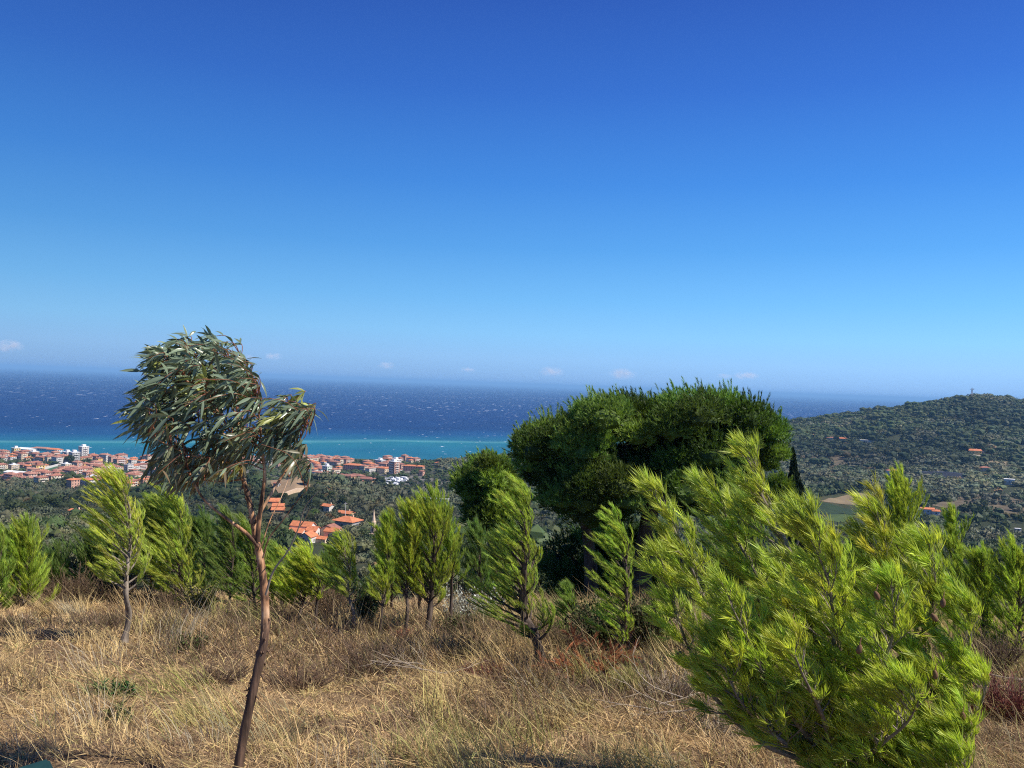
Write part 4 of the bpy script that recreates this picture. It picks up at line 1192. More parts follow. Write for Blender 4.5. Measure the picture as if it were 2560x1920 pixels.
# ---- the rest of the hillside
def far_vegetation():
    rng = np.random.default_rng(4)
    XS, YS, SP = [], [], []
    for y0, y1, s_ in ((84, 300, 6.2), (300, 620, 6.8), (620, 1100, 8.2), (1100, 1850, 10.5)):
        ys = np.arange(y0, y1, s_)
        for y in ys:
            xs = np.arange(-.70 * y, .70 * y, s_)
            XS.append(xs + rng.uniform(-.38, .38, len(xs)) * s_); YS.append(y + rng.uniform(-.38, .38, len(xs)) * s_); SP.append(np.full(len(xs), s_))
    X, Y, SPC = np.concatenate(XS), np.concatenate(YS), np.concatenate(SP)
    Z = HZ(X, Y)
    px = (512 + F * X / Y) / S
    keep = Z > 1.0
    town = (Z < 15) & (px < 1000) & (Y > 850)
    keep &= ~(town & (rng.random(len(X)) > .72))
    keep &= clear_of(X, Y)
    # clearings between groves
    cl = fbm(X / 55, Y / 55, 31)
    keep &= (cl < .26) | (rng.random(len(X)) < .25)
    for p in SPARSE: keep &= ~(in_poly(X, Y, p) & (rng.random(len(X)) < .62))
    terr = (px > 2020) & (Y > 620) & (Y < 950) & (fbm(X / 80, Y / 80, 44) > -.05)
    keep &= ~(terr & (rng.random(len(X)) < .75))
    # only what can be seen past the ridges (with a margin for a step to the side)
    top = (Z + 9 - CAM_Z) / Y
    mx = np.full(len(X), -9.0)
    for f_ in np.linspace(.08, .97, 34):
        mx = np.maximum(mx, (HZ(X * f_, Y * f_, False) - CAM_Z) / (Y * f_))
    keep &= top > mx - .004
    X, Y, Z, px, SPC, town = X[keep], Y[keep], Z[keep], px[keep], SPC[keep], town[keep]
    pat = fbm(X / 120, Y / 120, 57) + rng.normal(size=len(X)) * .14
    right = px > 1650
    olive = np.where(right, pat > .10, pat > -.16) & ~town
    ol_spur = (px > 690) & (px < 1000) & (Y > 380) & (Y < 760)
    olive |= ol_spur
    size = SPC * rng.uniform(.48, .76, len(X))
    size = np.where(olive, size, size * rng.uniform(.9, 1.35, len(X)))
    size = np.where(town, size * .55, size)
    size = np.where((Y < 290) & (px > 500) & (px < 840), size * .45, size)
    size = np.where(Y < 210, size * .8, size)
    size = np.where(Y > 950, size * 1.15, size)
    size = np.where((Y > 600) & (Y < 790) & (px < 420), size * .62, size)
    order = np.argsort(-size / Y)
    single = np.zeros(len(X), bool)
    kinds = {0: 0, 1: 0}
    for i in order:
        k = int(olive[i])
        if kinds[k] < 130 and abs(X[i] / Y[i]) < .72:
            single[i] = True; kinds[k] += 1
    # individuals
    protos = {1: [tree_proto('olive_tree', 'silvery green olive tree on the slope below the pines', 'tree', M['olive'], 900 + k, 2.4, 1.7, 1.2, 9, 2800, .19, False, 'olive trees on the slope') for k in range(3)],
              0: [tree_proto('oak_tree', 'dark green oak among the olives on the slope', 'tree', M['wood_leaf'], 920 + k, 2.4, 2.0, 1.0, 10, 2800, .20, False, 'oak trees on the slope') for k in range(3)]}
    used = {(a, b): False for a in (0, 1) for b in range(3)}
    for i in np.nonzero(single)[0]:
        k = int(olive[i]); b = int(rng.integers(3)); s_ = float(size[i] / 2.6)
        zone = ('at the left of the eucalyptus' if px[i] < 450 else 'between the eucalyptus and the spire' if px[i] < 810 else 'between the spire and the big pine' if px[i] < 1350 else 'behind the yellow-green pine' if px[i] < 1900 else 'in the valley at the right')
        lab = ('silvery olive tree ' if k else 'dark green oak ') + ('low on the near slope ' if Y[i] < 170 else 'further down the slope ') + zone
        if not used[(k, b)]:
            o = protos[k][b]; used[(k, b)] = True
            o.location = (X[i], Y[i], Z[i]); o.scale = (s_, s_, s_ * float(rng.uniform(.85, 1.2))); o['label'] = lab
        else:
            dup_tree(protos[k][b], (X[i], Y[i], Z[i]), float(rng.uniform(0, 6.28)), (s_, s_, s_ * float(rng.uniform(.85, 1.2))), lab)
    # the mass beyond counting
    for name, flag, mat, lab in (('olive_groves', 1, M['olive'], 'silvery olive groves covering the slopes'), ('woodland', 0, M['wood_leaf'], 'dark woodland covering valley and hill')):
        sel = np.nonzero((olive.astype(int) == flag) & ~single)[0]
        g = Geo()
        for lod in (0, 1, 2):
            for var in range(5):
                s2 = sel[(np.arange(len(sel)) % 5 == var) & (np.digitize(Y[sel], [230, 560]) == lod)]
                if not len(s2): continue
                r2 = np.random.default_rng(1000 + var * 7 + flag + lod * 3)
                t = Geo()
                iv, it = ICO2 if lod == 0 else ICO1
                nl = (5, 3, 2)[lod]
                for k in range(nl):
                    c = r2.normal(size=3) * np.array([.34, .34, .16]) + np.array([0, 0, .62])
                    t.add(c + iv * r2.uniform(.5, .68) * (.8 if lod == 0 else 1) * np.array([1, 1, .85]) * (1 + r2.normal(size=(len(iv), 1)) * .13), t=it, c=np.full(3, r2.uniform(.85, 1.1)))
                m = (1100, 260, 46)[lod]
                q = nrm(r2.normal(size=(m, 3))); q[:, 2] = np.abs(q[:, 2]) * 1.1 - .25
                p = q * r2.uniform(.72, 1.08, (m, 1)) * np.array([1, 1, .8]) + np.array([0, 0, .6])
                t.leaves(p, r2.uniform(.2, .42, m) * (.36, .62, 1)[lod], r2.uniform(.86, 1.15, (m, 1)) * np.ones(3), r2, d=q * .3 + r2.normal(size=(m, 3)), aspect=.7)
                tv, tt, tq, tcol = np.concatenate(t.v), np.concatenate(t.t), np.concatenate(t.q), np.concatenate(t.c)
                n = len(s2)
                a = r2.uniform(0, 6.28, n)
                sx = size[s2]; sz = size[s2] * r2.uniform(.75, 1.35, n) * np.where(Y[s2] > 900, .72, 1.0)
                ca, sa = np.cos(a)[:, None], np.sin(a)[:, None]
                V = np.stack([(tv[:, 0] * ca - tv[:, 1] * sa) * sx[:, None] + X[s2][:, None],
                              (tv[:, 0] * sa + tv[:, 1] * ca) * sx[:, None] + Y[s2][:, None],
                              tv[None, :, 2] * sz[:, None] + Z[s2][:, None] - .1], -1)
                off = np.arange(n)[:, None, None] * len(tv)
                big = np.clip(1 + .9 * fbm(X[s2] / 160, Y[s2] / 160, 66), .6, 1.5)[:, None, None]
                tone = big * r2.uniform(.86, 1.15, (n, 1, 1)) * np.stack([r2.uniform(.85, 1.2, n), np.ones(n), r2.uniform(.85, 1.15, n)], -1)[:, None, :]
                dry = (r2.random(n) < .012)[:, None, None]
                tone = np.where(dry, tone * np.array([1.7, 1.05, .8]), tone)
                g.add(V.reshape(-1, 3), t=(tt[None] + off).reshape(-1, 3), q=(tq[None] + off).reshape(-1, 4), c=(tone * tcol[None]).reshape(-1, 3))
        tag(obj(name, g.mesh(name, [mat])), lab, None, None, 'stuff')
    print('far trees', len(X), 'single', int(single.sum()))
far_vegetation()
# ------------------------------------------------------------------ near trees
UP = np.array([0, 0, 1.0])
def smooth_line(P, n):
    P = np.asarray(P, float)
    t = np.concatenate([[0], np.cumsum(np.linalg.norm(np.diff(P, axis=0), axis=1))]); t /= t[-1]
    m = np.gradient(P, t, axis=0)
    x = np.linspace(0, 1, n)
    k = np.clip(np.searchsorted(t, x, 'right') - 1, 0, len(t) - 2)
    h = (t[k + 1] - t[k])[:, None]; s_ = ((x - t[k]) / (t[k + 1] - t[k]))[:, None]
    return ((2 * s_**3 - 3 * s_**2 + 1) * P[k] + (s_**3 - 2 * s_**2 + s_) * h * m[k] + (-2 * s_**3 + 3 * s_**2) * P[k + 1] + (s_**3 - s_**2) * h * m[k + 1])

def grow(P0, D0, L, K, pull, bend, rng=None, jit=0.0):
    """B paths of K points, each turning towards the pull as it goes"""
    B = len(P0); out = np.zeros((B, K, 3)); d = nrm(D0); p = P0.copy(); st = (L / (K - 1))[:, None]
    for k in range(K):
        out[:, k] = p
        p = p + d * st
        d = d + pull * bend * ((k + 1) / K)
        if rng is not None and jit: d = d + rng.normal(size=(B, 3)) * jit
        d = nrm(d)
    return out

def on_paths(path, idx, t):
    K = path.shape[1]
    x = t * (K - 1); k = np.clip(x.astype(int), 0, K - 2); f = (x - k)[:, None]
    a, b = path[idx, k], path[idx, k + 1]
    return a * (1 - f) + b * f, nrm(b - a)

def needles_on(g, rng, path, L, t0, dens, nl, nw, tint, wind, spread=.46, bend=False, wk=.30):
    cnt = np.maximum(2, (L * (1 - t0) * dens).astype(int))
    idx = np.repeat(np.arange(len(L)), cnt); n = len(idx)
    t = t0 + (1 - t0) * rng.random(n) ** .85
    p, tg = on_paths(path, idx, t)
    r = rng.normal(size=(n, 3)); r = nrm(r - (r * tg).sum(1, keepdims=True) * tg)
    d = tg + r * spread * rng.uniform(.6, 1.3, (n, 1)) * (1.08 - .45 * t[:, None]) + wind * wk
    ln = nl * rng.uniform(.65, 1.2, n) * (1 - .25 * (t > .95))
    c = tint[idx] * rng.uniform(.72, 1.3, (n, 1))
    g.needles(p, d, ln, nw * rng.uniform(.8, 1.2, n), c, rng, bend=(wind * .55 + rng.normal(size=(n, 3)) * .12) * nl * 2.2 if bend else None)

def pine_arch(gw, gn, rng, trunk, r0, cs, hw, nb, nt, wind, wb, nl, nw, dens, tone, elev=(12, 62), prof=((0, .25, .6, 1), (.65, 1, .75, .32)), sub=0, bend=False, top_r=.12, wood_c=(1, 1, 1), lee=.35):
    T = smooth_line(trunk, 26)
    s01 = np.linspace(0, 1, 26)
    gw.tubes(T, r0 * (1 - s01 * (1 - top_r)) * (1 + .10 * np.sin(s01 * 37) * (s01 < .7)) * np.where(s01 < .06, 1.25, 1), 8, c=wood_c)
    i = np.arange(nb)
    sr = ((i + rng.uniform(.1, .9, nb)) / nb)
    s = cs + (1 - cs) * sr * .97
    P0, tg = on_paths(T[None], np.zeros(nb, int), s)
    az = i * 2.39996 + rng.uniform(-.5, .5, nb)
    el = np.radians(np.interp(sr, [0, 1], elev) + rng.normal(size=nb) * 9)
    D0 = nrm(np.stack([np.cos(az) * np.cos(el), np.sin(az) * np.cos(el), np.sin(el)], -1) + wind * lee)
    L = np.where(D0[:, 0] > .35, .8, 1.0) * hw * np.interp(sr, *prof) * rng.uniform(.45, 1.35, nb)
    K = 9
    br = grow(P0, D0, L, K, wind, wb, rng, .05)
    rb = (r0 * .34 * np.interp(sr, [0, 1], [1, .45]))[:, None] * np.linspace(1, .22, K)
    gw.tubes(br, rb, 5, c=wood_c)
    tone_b = tone * rng.uniform(.82, 1.2, (nb, 1)) * np.stack([rng.uniform(.92, 1.1, nb), np.ones(nb), np.ones(nb)], -1)
    needles_on(gn, rng, br, L, .5, dens, nl, nw, tone_b, wind, bend=bend)
    # side shoots
    bi = np.repeat(np.arange(nb), nt); f = np.tile(np.linspace(.22, .97, nt), nb) + rng.uniform(-.05, .05, nb * nt)
    f = np.clip(f, .1, .99)
    Q, tq = on_paths(br, bi, f)
    side = nrm(np.cross(tq, UP) + 1e-6) * np.tile(np.where(np.arange(nt) % 2 == 0, 1, -1), nb)[:, None]
    D1 = tq * 1.0 + side * rng.uniform(.22, .62, (nb * nt, 1)) + UP * rng.uniform(-.05, .28, (nb * nt, 1)) + rng.normal(size=(nb * nt, 3)) * .13
    L1 = np.maximum(.07, L[bi] * .66 * (1.05 - .55 * f) * rng.uniform(.6, 1.3, nb * nt))
    tw = grow(Q, D1, L1, 6, wind, wb * 1.15, rng, .04)
    gw.tubes(tw, np.maximum(.0022, rb[bi, 3] * .42)[:, None] * np.linspace(1, .35, 6), 4, c=wood_c)
    tone_t = tone_b[bi] * rng.uniform(.8, 1.28, (len(bi), 1)) * np.stack([rng.uniform(.92, 1.1, len(bi)), np.ones(len(bi)), np.ones(len(bi))], -1)
    needles_on(gn, rng, tw, L1, .12 if not sub else .35, dens, nl, nw, tone_t, wind, bend=bend)
    if sub:
        m = len(bi); si = np.repeat(np.arange(m), sub); f2 = rng.uniform(.25, .9, m * sub)
        Q2, t2 = on_paths(tw, si, f2)
        D2 = t2 * .8 + rng.normal(size=(m * sub, 3)) * .42 + UP * .2
        L2 = np.maximum(.06, L1[si] * .55 * rng.uniform(.6, 1.2, m * sub))
        t3 = grow(Q2, D2, L2, 5, wind, wb * 1.2, rng, .03)
        gw.tubes(t3, np.full((m * sub, 1), .0022) * np.linspace(1, .5, 5), 4, c=wood_c)
        needles_on(gn, rng, t3, L2, .05, dens, nl, nw, tone_t[si] * rng.uniform(.85, 1.2, (m * sub, 1)), wind, bend=bend)
    # the leader
    lead = T[None, 17:]
    needles_on(gn, rng, lead, np.array([np.linalg.norm(np.diff(T[17:], axis=0), axis=1).sum()]), .2, dens, nl, nw, tone[None] * np.ones((1, 3)), wind, bend=bend)
    return T, br, tw

WIND = np.array([-.88, .08, .60])
W_UP = np.array([-.52, .05, .85])
def young_pine(pts, hw, label, seed, cs=.2, wb=.30, tone=(1, 1, 1), mat='needle_mid', nb=58, nt=8, dens=290, r0=.030, elev=(14, 66), Y=None, wind=WIND, name='pine_tree', nl=.082, nw=.0052,
               prof=((0, .25, .6, 1), (.8, 1, .88, .5)), group='young pines at the edge of the meadow', bark='bark_pine'):
    rng = np.random.default_rng(seed)
    b = hit(*pts[0]) if Y is None else at(*pts[0], Y)
    Yb = b[1]
    h_ = pts[0][1] - pts[-1][1]; cut = (h_ - .40 * hw) / h_          # the top shoots reach past the end of the stem
    P = [at(x, pts[0][1] + (y - pts[0][1]) * cut, Yb + .12 * math.sin(k * 1.7 + seed)) for k, (x, y) in enumerate(pts)]
    P[0] = np.array([P[0][0], Yb, ground(P[0][0], Yb) - .08])
    root = thing(name, label, 'tree', (P[0][0], P[0][1], P[0][2]), group)
    gw, gn = Geo(), Geo()
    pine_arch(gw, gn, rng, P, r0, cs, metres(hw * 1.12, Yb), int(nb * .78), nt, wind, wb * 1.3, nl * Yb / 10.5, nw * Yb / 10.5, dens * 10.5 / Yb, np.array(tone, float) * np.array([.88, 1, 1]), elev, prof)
    gw.part('trunk', [M[bark]], root, True)
    gn.part('crown', [M[mat]], root)
    return root

YB = (1.75, 1.5, 1.1)          # yellower, brighter growth
young_pine([(273, 1390), (278, 1330), (272, 1270), (275, 1210), (283, 1130), (270, 1060), (266, 1020)], 88, 'wind-bent young pine with bare wavy trunk left of the eucalyptus', 1, .36, .36, (1.7, 1.5, 1.1), r0=.042, nb=64, bark='bark_grey')
young_pine([(400, 1312), (393, 1270), (386, 1200), (390, 1130), (388, 1070)], 92, 'bushy swept pine right behind the wavy-trunked one', 2, .12, .36, (1.45, 1.35, 1.1), nb=72)
young_pine([(328, 1302), (326, 1240), (332, 1160), (345, 1085)], 70, 'dark-trunked pine between the wavy-trunked pine and the bushy swept one', 3, .3, .3, (1.2, 1.2, 1))
young_pine([(484, 1335), (495, 1300), (500, 1230), (505, 1170), (500, 1110)], 52, 'dark slender pine with crooked stem just left of the eucalyptus trunk', 4, .25, .28, (.75, .85, 1))
young_pine([(553, 1337), (549, 1290), (545, 1230), (538, 1125)], 62, 'dark pine hidden behind the eucalyptus trunk', 5, .2, .32, (.95, 1, 1), nb=60)
young_pine([(640, 1347), (655, 1290), (664, 1250), (664, 1200)], 66, 'short yellowish pine with leaning stem right of the eucalyptus', 6, .25, .26, (1.65, 1.5, .9))
young_pine([(684, 1352), (684, 1300), (690, 1250), (700, 1212)], 46, 'thin straight pine beside the short yellowish one', 7, .45, .26, (1.5, 1.35, 1), nb=30)
young_pine([(610, 1325), (608, 1270), (600, 1230), (595, 1190)], 56, 'green pine behind the eucalyptus fork, half hidden', 8, .1, .34, (1.0, 1.1, 1))
young_pine([(762, 1372), (764, 1320), (752, 1270), (757, 1230), (751, 1200), (741, 1170)], 56, 'thin pine with zigzag bare stem and wind-torn crown', 9, .4, .38, (1.35, 1.3, 1), nb=40, nt=6, bark='bark_grey')
young_pine([(816, 1376), (826, 1300), (838, 1220), (840, 1110)], 44, 'straight dark-stemmed pine below the stone spire', 10, .3, .20, (1.35, 1.3, 1), elev=(20, 72), wind=W_UP)
young_pine([(870, 1368), (880, 1320), (878, 1260), (890, 1180), (886, 1092)], 60, 'pine with bent lower stem right of the stone spire', 11, .3, .2, (1.45, 1.3, 1), elev=(20, 72), wind=W_UP)
young_pine([(922, 1365), (930, 1300), (935, 1220), (940, 1150), (938, 1075)], 84, 'full upright pine with thick dark trunk, middle of the row', 12, .22, .2, (1.35, 1.3, 1), nb=74, r0=.05, elev=(15, 72), wind=W_UP)
young_pine([(972, 1360), (975, 1290), (974, 1200), (962, 1105)], 54, 'pine with very thin straight stem right of the full upright one', 13, .42, .2, (1.15, 1.2, 1), elev=(20, 70), wind=W_UP)
young_pine([(1040, 1322), (1038, 1260), (1035, 1190), (1030, 1135)], 46, 'dark pine left of the large plumed pine', 14, .2, .22, (.6, .75, 1), elev=(15, 70), wind=W_UP)
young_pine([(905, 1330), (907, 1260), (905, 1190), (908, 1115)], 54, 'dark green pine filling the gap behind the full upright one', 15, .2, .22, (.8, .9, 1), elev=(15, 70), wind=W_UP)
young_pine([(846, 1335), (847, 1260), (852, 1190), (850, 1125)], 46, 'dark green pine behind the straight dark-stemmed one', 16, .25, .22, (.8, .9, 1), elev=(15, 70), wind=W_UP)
young_pine([(1172, 1430), (1160, 1380), (1130, 1310), (1131, 1250), (1135, 1150), (1142, 1080), (1146, 1020)], 98, 'large plumed pine with thick leaning trunk in front of the big dark pine', 17, .14, .34, (1.45, 1.45, 1.1), nb=84, nt=8, r0=.062, prof=((0, .2, .6, 1), (.8, 1, .8, .4)))
young_pine([(1337, 1455), (1338, 1400), (1350, 1330), (1352, 1250), (1350, 1170), (1330, 1100)], 64, 'slim swept pine with reddish stem under the big dark pine', 18, .18, .42, (1.35, 1.4, 1.1), nb=70, r0=.04, prof=((0, .3, .7, 1), (.7, 1, .9, .5)))
young_pine([(48, 1318), (52, 1260), (58, 1200), (62, 1150)], 78, 'low bushy pine at the left edge with foliage to the ground', 19, .02, .16, (1.35, 1.35, 1), nb=80, elev=(5, 75), wind=W_UP)
young_pine([(0, 1322), (-4, 1260), (-2, 1200), (8, 1150)], 60, 'green pine cut by the left picture border behind the bushy one', 190, .02, .16, (1.1, 1.2, 1), nb=60, elev=(5, 75), wind=W_UP)
young_pine([(1640, 1440), (1635, 1330), (1630, 1200), (1625, 1060)], 125, 'dark green swept pine behind the yellow-green one', 20, .12, .38, (.95, 1.05, 1), nb=110, nt=8, Y=9.5, r0=.05)
young_pine([(1962, 1420), (1958, 1300), (1952, 1160), (1950, 1035)], 92, 'upright pine rising behind the yellow-green pine', 21, .2, .14, (1.35, 1.3, 1), nb=90, elev=(25, 78), wind=W_UP, Y=12.0)
young_pine([(2060, 1420), (2062, 1300), (2062, 1180), (2058, 1090)], 58, 'narrower upright pine right of the taller upright one', 22, .2, .14, (1.1, 1.15, 1), nb=60, elev=(25, 78), wind=W_UP, Y=12.5)
young_pine([(1790, 1420), (1788, 1300), (1786, 1240), (1784, 1165)], 70, 'green pine showing between the cypress and the yellow-green pine', 23, .15, .2, (1.05, 1.1, 1), nb=70, elev=(15, 75), wind=W_UP, Y=13.5)
young_pine([(2128, 1420), (2125, 1340), (2122, 1260), (2118, 1190)], 66, 'bushy green pine with thin pale stem near the right edge', 24, .08, .2, (1.15, 1.2, 1), nb=76, elev=(10, 70), wind=W_UP)
young_pine([(2205, 1428), (2203, 1340), (2202, 1260), (2196, 1175)], 72, 'bushy pine cut by the right picture border', 25, .08, .2, (1.25, 1.3, 1), nb=80, elev=(10, 70), wind=W_UP)
young_pine([(1855, 1420), (1858, 1330), (1860, 1240), (1862, 1160)], 60, 'small green pine behind the yellow-green one left of the upright pine', 26, .1, .22, (.95, 1.05, 1), nb=60, Y=12.8)
young_pine([(1240, 1385), (1238, 1340), (1236, 1300), (1232, 1262)], 40, 'low pine sapling between the plumed pine and the slim swept one', 27, .05, .2, (.8, .95, 1), nb=40)

for k_, (x_, y_, t_, w_, lab_) in enumerate([(215, 1300, 1160, 60, 'dark green pine in the back row left of the wavy trunk'), (440, 1305, 1120, 70, 'dark green pine in the back row left of the crooked stem'),
        (720, 1330, 1205, 46, 'dark green pine in the back row behind the thin straight stem'), (1085, 1330, 1150, 60, 'dark green pine in the back row left of the leaning trunk'),
        (120, 1290, 1215, 60, 'low dark pine in the back row right of the bushy left one'), (570, 1310, 1160, 50, 'dark green pine in the back row just behind the eucalyptus stem'),
        (1925, 1440, 1240, 70, 'dark green pine in the back row behind the yellow-green pine'), (2010, 1430, 1220, 70, 'dark green pine in the back row left of the thin pale stem')]):
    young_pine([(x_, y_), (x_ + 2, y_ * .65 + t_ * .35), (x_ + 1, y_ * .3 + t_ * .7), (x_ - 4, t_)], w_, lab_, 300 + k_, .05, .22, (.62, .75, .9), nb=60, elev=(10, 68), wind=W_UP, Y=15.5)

# ---- the large yellow-green pine close to the camera
def near_pine():
    rng = np.random.default_rng(61)
    Y0 = 5.0
    base = at(1800, 1790, Y0); base[2] = ground(base[0], Y0) - .1
    root = thing('pine_tree', 'large wind-swept yellow-green pine in front at the right, foliage to the ground', 'tree', tuple(base), 'young pines at the edge of the meadow')
    gw, gn = Geo(), Geo()
    def L_(pts, dy):
        n = len(pts)
        return [at(x, y, Y0 + dy * (k / (n - 1)) ** .8) for k, (x, y) in enumerate(pts)]
    trunk = L_([(1800, 1790), (1790, 1640), (1800, 1540), (1780, 1420), (1740, 1300), (1700, 1180), (1640, 1060), (1612, 975)], .25)
    trunk[0] = base
    leaders = [  # (points, depth drift, crown start, half width px, branches, tone)
        (trunk, .25, .18, 120, 60, (1.03, 1.0, 1)),
        (L_([(1795, 1640), (1690, 1560), (1590, 1420), (1520, 1290), (1465, 1160), (1408, 1060)], -.25), 0, .22, 80, 44, (1.03, 1.03, 1)),
        (L_([(1790, 1660), (1640, 1600), (1540, 1500), (1480, 1380), (1450, 1290), (1428, 1205)], -.05), 0, .25, 76, 36, (1.02, 1.02, 1)),
        (L_([(1800, 1560), (1740, 1430), (1660, 1290), (1600, 1180), (1520, 1060)], .5), 0, .2, 95, 44, (1.0, 1.0, 1)),
        (L_([(1800, 1520), (1850, 1420), (1900, 1300), (1912, 1200), (1896, 1110)], .1), 0, .2, 84, 46, (1.1, 1.0, 1)),
        (L_([(1800, 1560), (1900, 1460), (1990, 1370), (2020, 1270), (2012, 1185)], -.15), 0, .2, 95, 44, (1.05, 1.03, 1)),
        (L_([(1800, 1600), (1930, 1540), (2040, 1480), (2095, 1400), (2092, 1320)], -.25), 0, .2, 110, 46, (.98, 1.03, .95)),
        (L_([(1795, 1640), (1930, 1610), (2040, 1580), (2110, 1540), (2130, 1480)], -.3), 0, .2, 105, 46, (1.0, 1.0, .9)),
        (L_([(1800, 1690), (1900, 1670), (2000, 1650), (2070, 1620), (2110, 1585)], -.5), 0, .2, 100, 48, (.98, 1.0, .9)),
        (L_([(1790, 1560), (1800, 1460), (1800, 1360), (1790, 1260), (1745, 1150)], -.55), 0, .15, 115, 54, (1.05, 1.03, 1)),
        (L_([(1800, 1600), (1850, 1530), (1900, 1450), (1930, 1360), (1925, 1270)], -.65), 0, .12, 100, 46, (.98, 1.03, .95)),
        (L_([(1790, 1640), (1720, 1560), (1660, 1480), (1620, 1390), (1570, 1290)], -.6), 0, .12, 90, 46, (.98, 1.03, .95)),
        (L_([(1790, 1660), (1720, 1620), (1650, 1570), (1590, 1500), (1560, 1430)], -.5), 0, .1, 105, 54, (1.0, 1.0, .9)),
        (L_([(1795, 1690), (1850, 1650), (1900, 1610), (1960, 1560), (1985, 1510)], -.75), 0, .1, 100, 50, (1.0, 1.0, .9)),
        (L_([(1795, 1650), (1790, 1590), (1770, 1530), (1740, 1470), (1710, 1400)], -.8), 0, .2, 70, 34, (1.0, 1.0, .9)),
        (L_([(1810, 1700), (1890, 1720), (1990, 1720), (2060, 1700), (2090, 1660)], -.6), 0, .1, 100, 50, (.98, 1.0, .9)),
    ]
    W2 = np.array([-.92, .05, .58])
    tips = []
    for k, (P, dd, cs, hw, nb, tn) in enumerate(leaders):
        r0 = .052 if k == 0 else .021
        T, br, tw = pine_arch(gw, gn, rng, P, r0, cs, metres(hw, Y0), int(nb * .66), 7, W2, .30, .092, .0040, 225, np.array(tn), (10, 60), ((0, .3, .7, 1), (.8, 1, .85, .5)), sub=1, bend=True, top_r=.14)
        tips.append(br)
    gw.part('trunk', [M['bark_grey']], root, True)
    gn.part('crown', [M['needle_bright']], root)
    # cones
    iv, it = ICO2
    for k, (px, py, dy) in enumerate([(2017, 1322 + 10, -.75), (2020, 1455, -.6), (1468, 1412, -.1), (2037, 1300, -.7), (1893, 1284, -.8), (2207 - 350, 1400, -.85), (1712, 1345, -.6), (2080, 1545, -.5)]):
        c = at(px, py, Y0 + dy)
        sp = 1 + .16 * np.sin(iv[:, [2]] * 22) * np.cos(np.arctan2(iv[:, [1]], iv[:, [0]]) * 8)
        v = iv * sp * np.array([.0135, .0135, .026]) * (1 - .25 * iv[:, [2]])
        a = rng.uniform(-.8, .8)
        v = np.stack([v[:, 0] * math.cos(a) + v[:, 2] * math.sin(a), v[:, 1], -v[:, 0] * math.sin(a) + v[:, 2] * math.cos(a)], -1)
        g = Geo(); g.add(v + c, t=it); g.tubes([c + np.array([0, 0, .02]), c + np.array([.012, .012, .05])], [.003, .002], 5)
        g.part('cone', [M['cone']], root, True)
    print('near pine needles', gn.n)
M['cone'] = plain('pine_cone_scales', (.17, .095, .05), .8, .35, 60, .2)
near_pine()

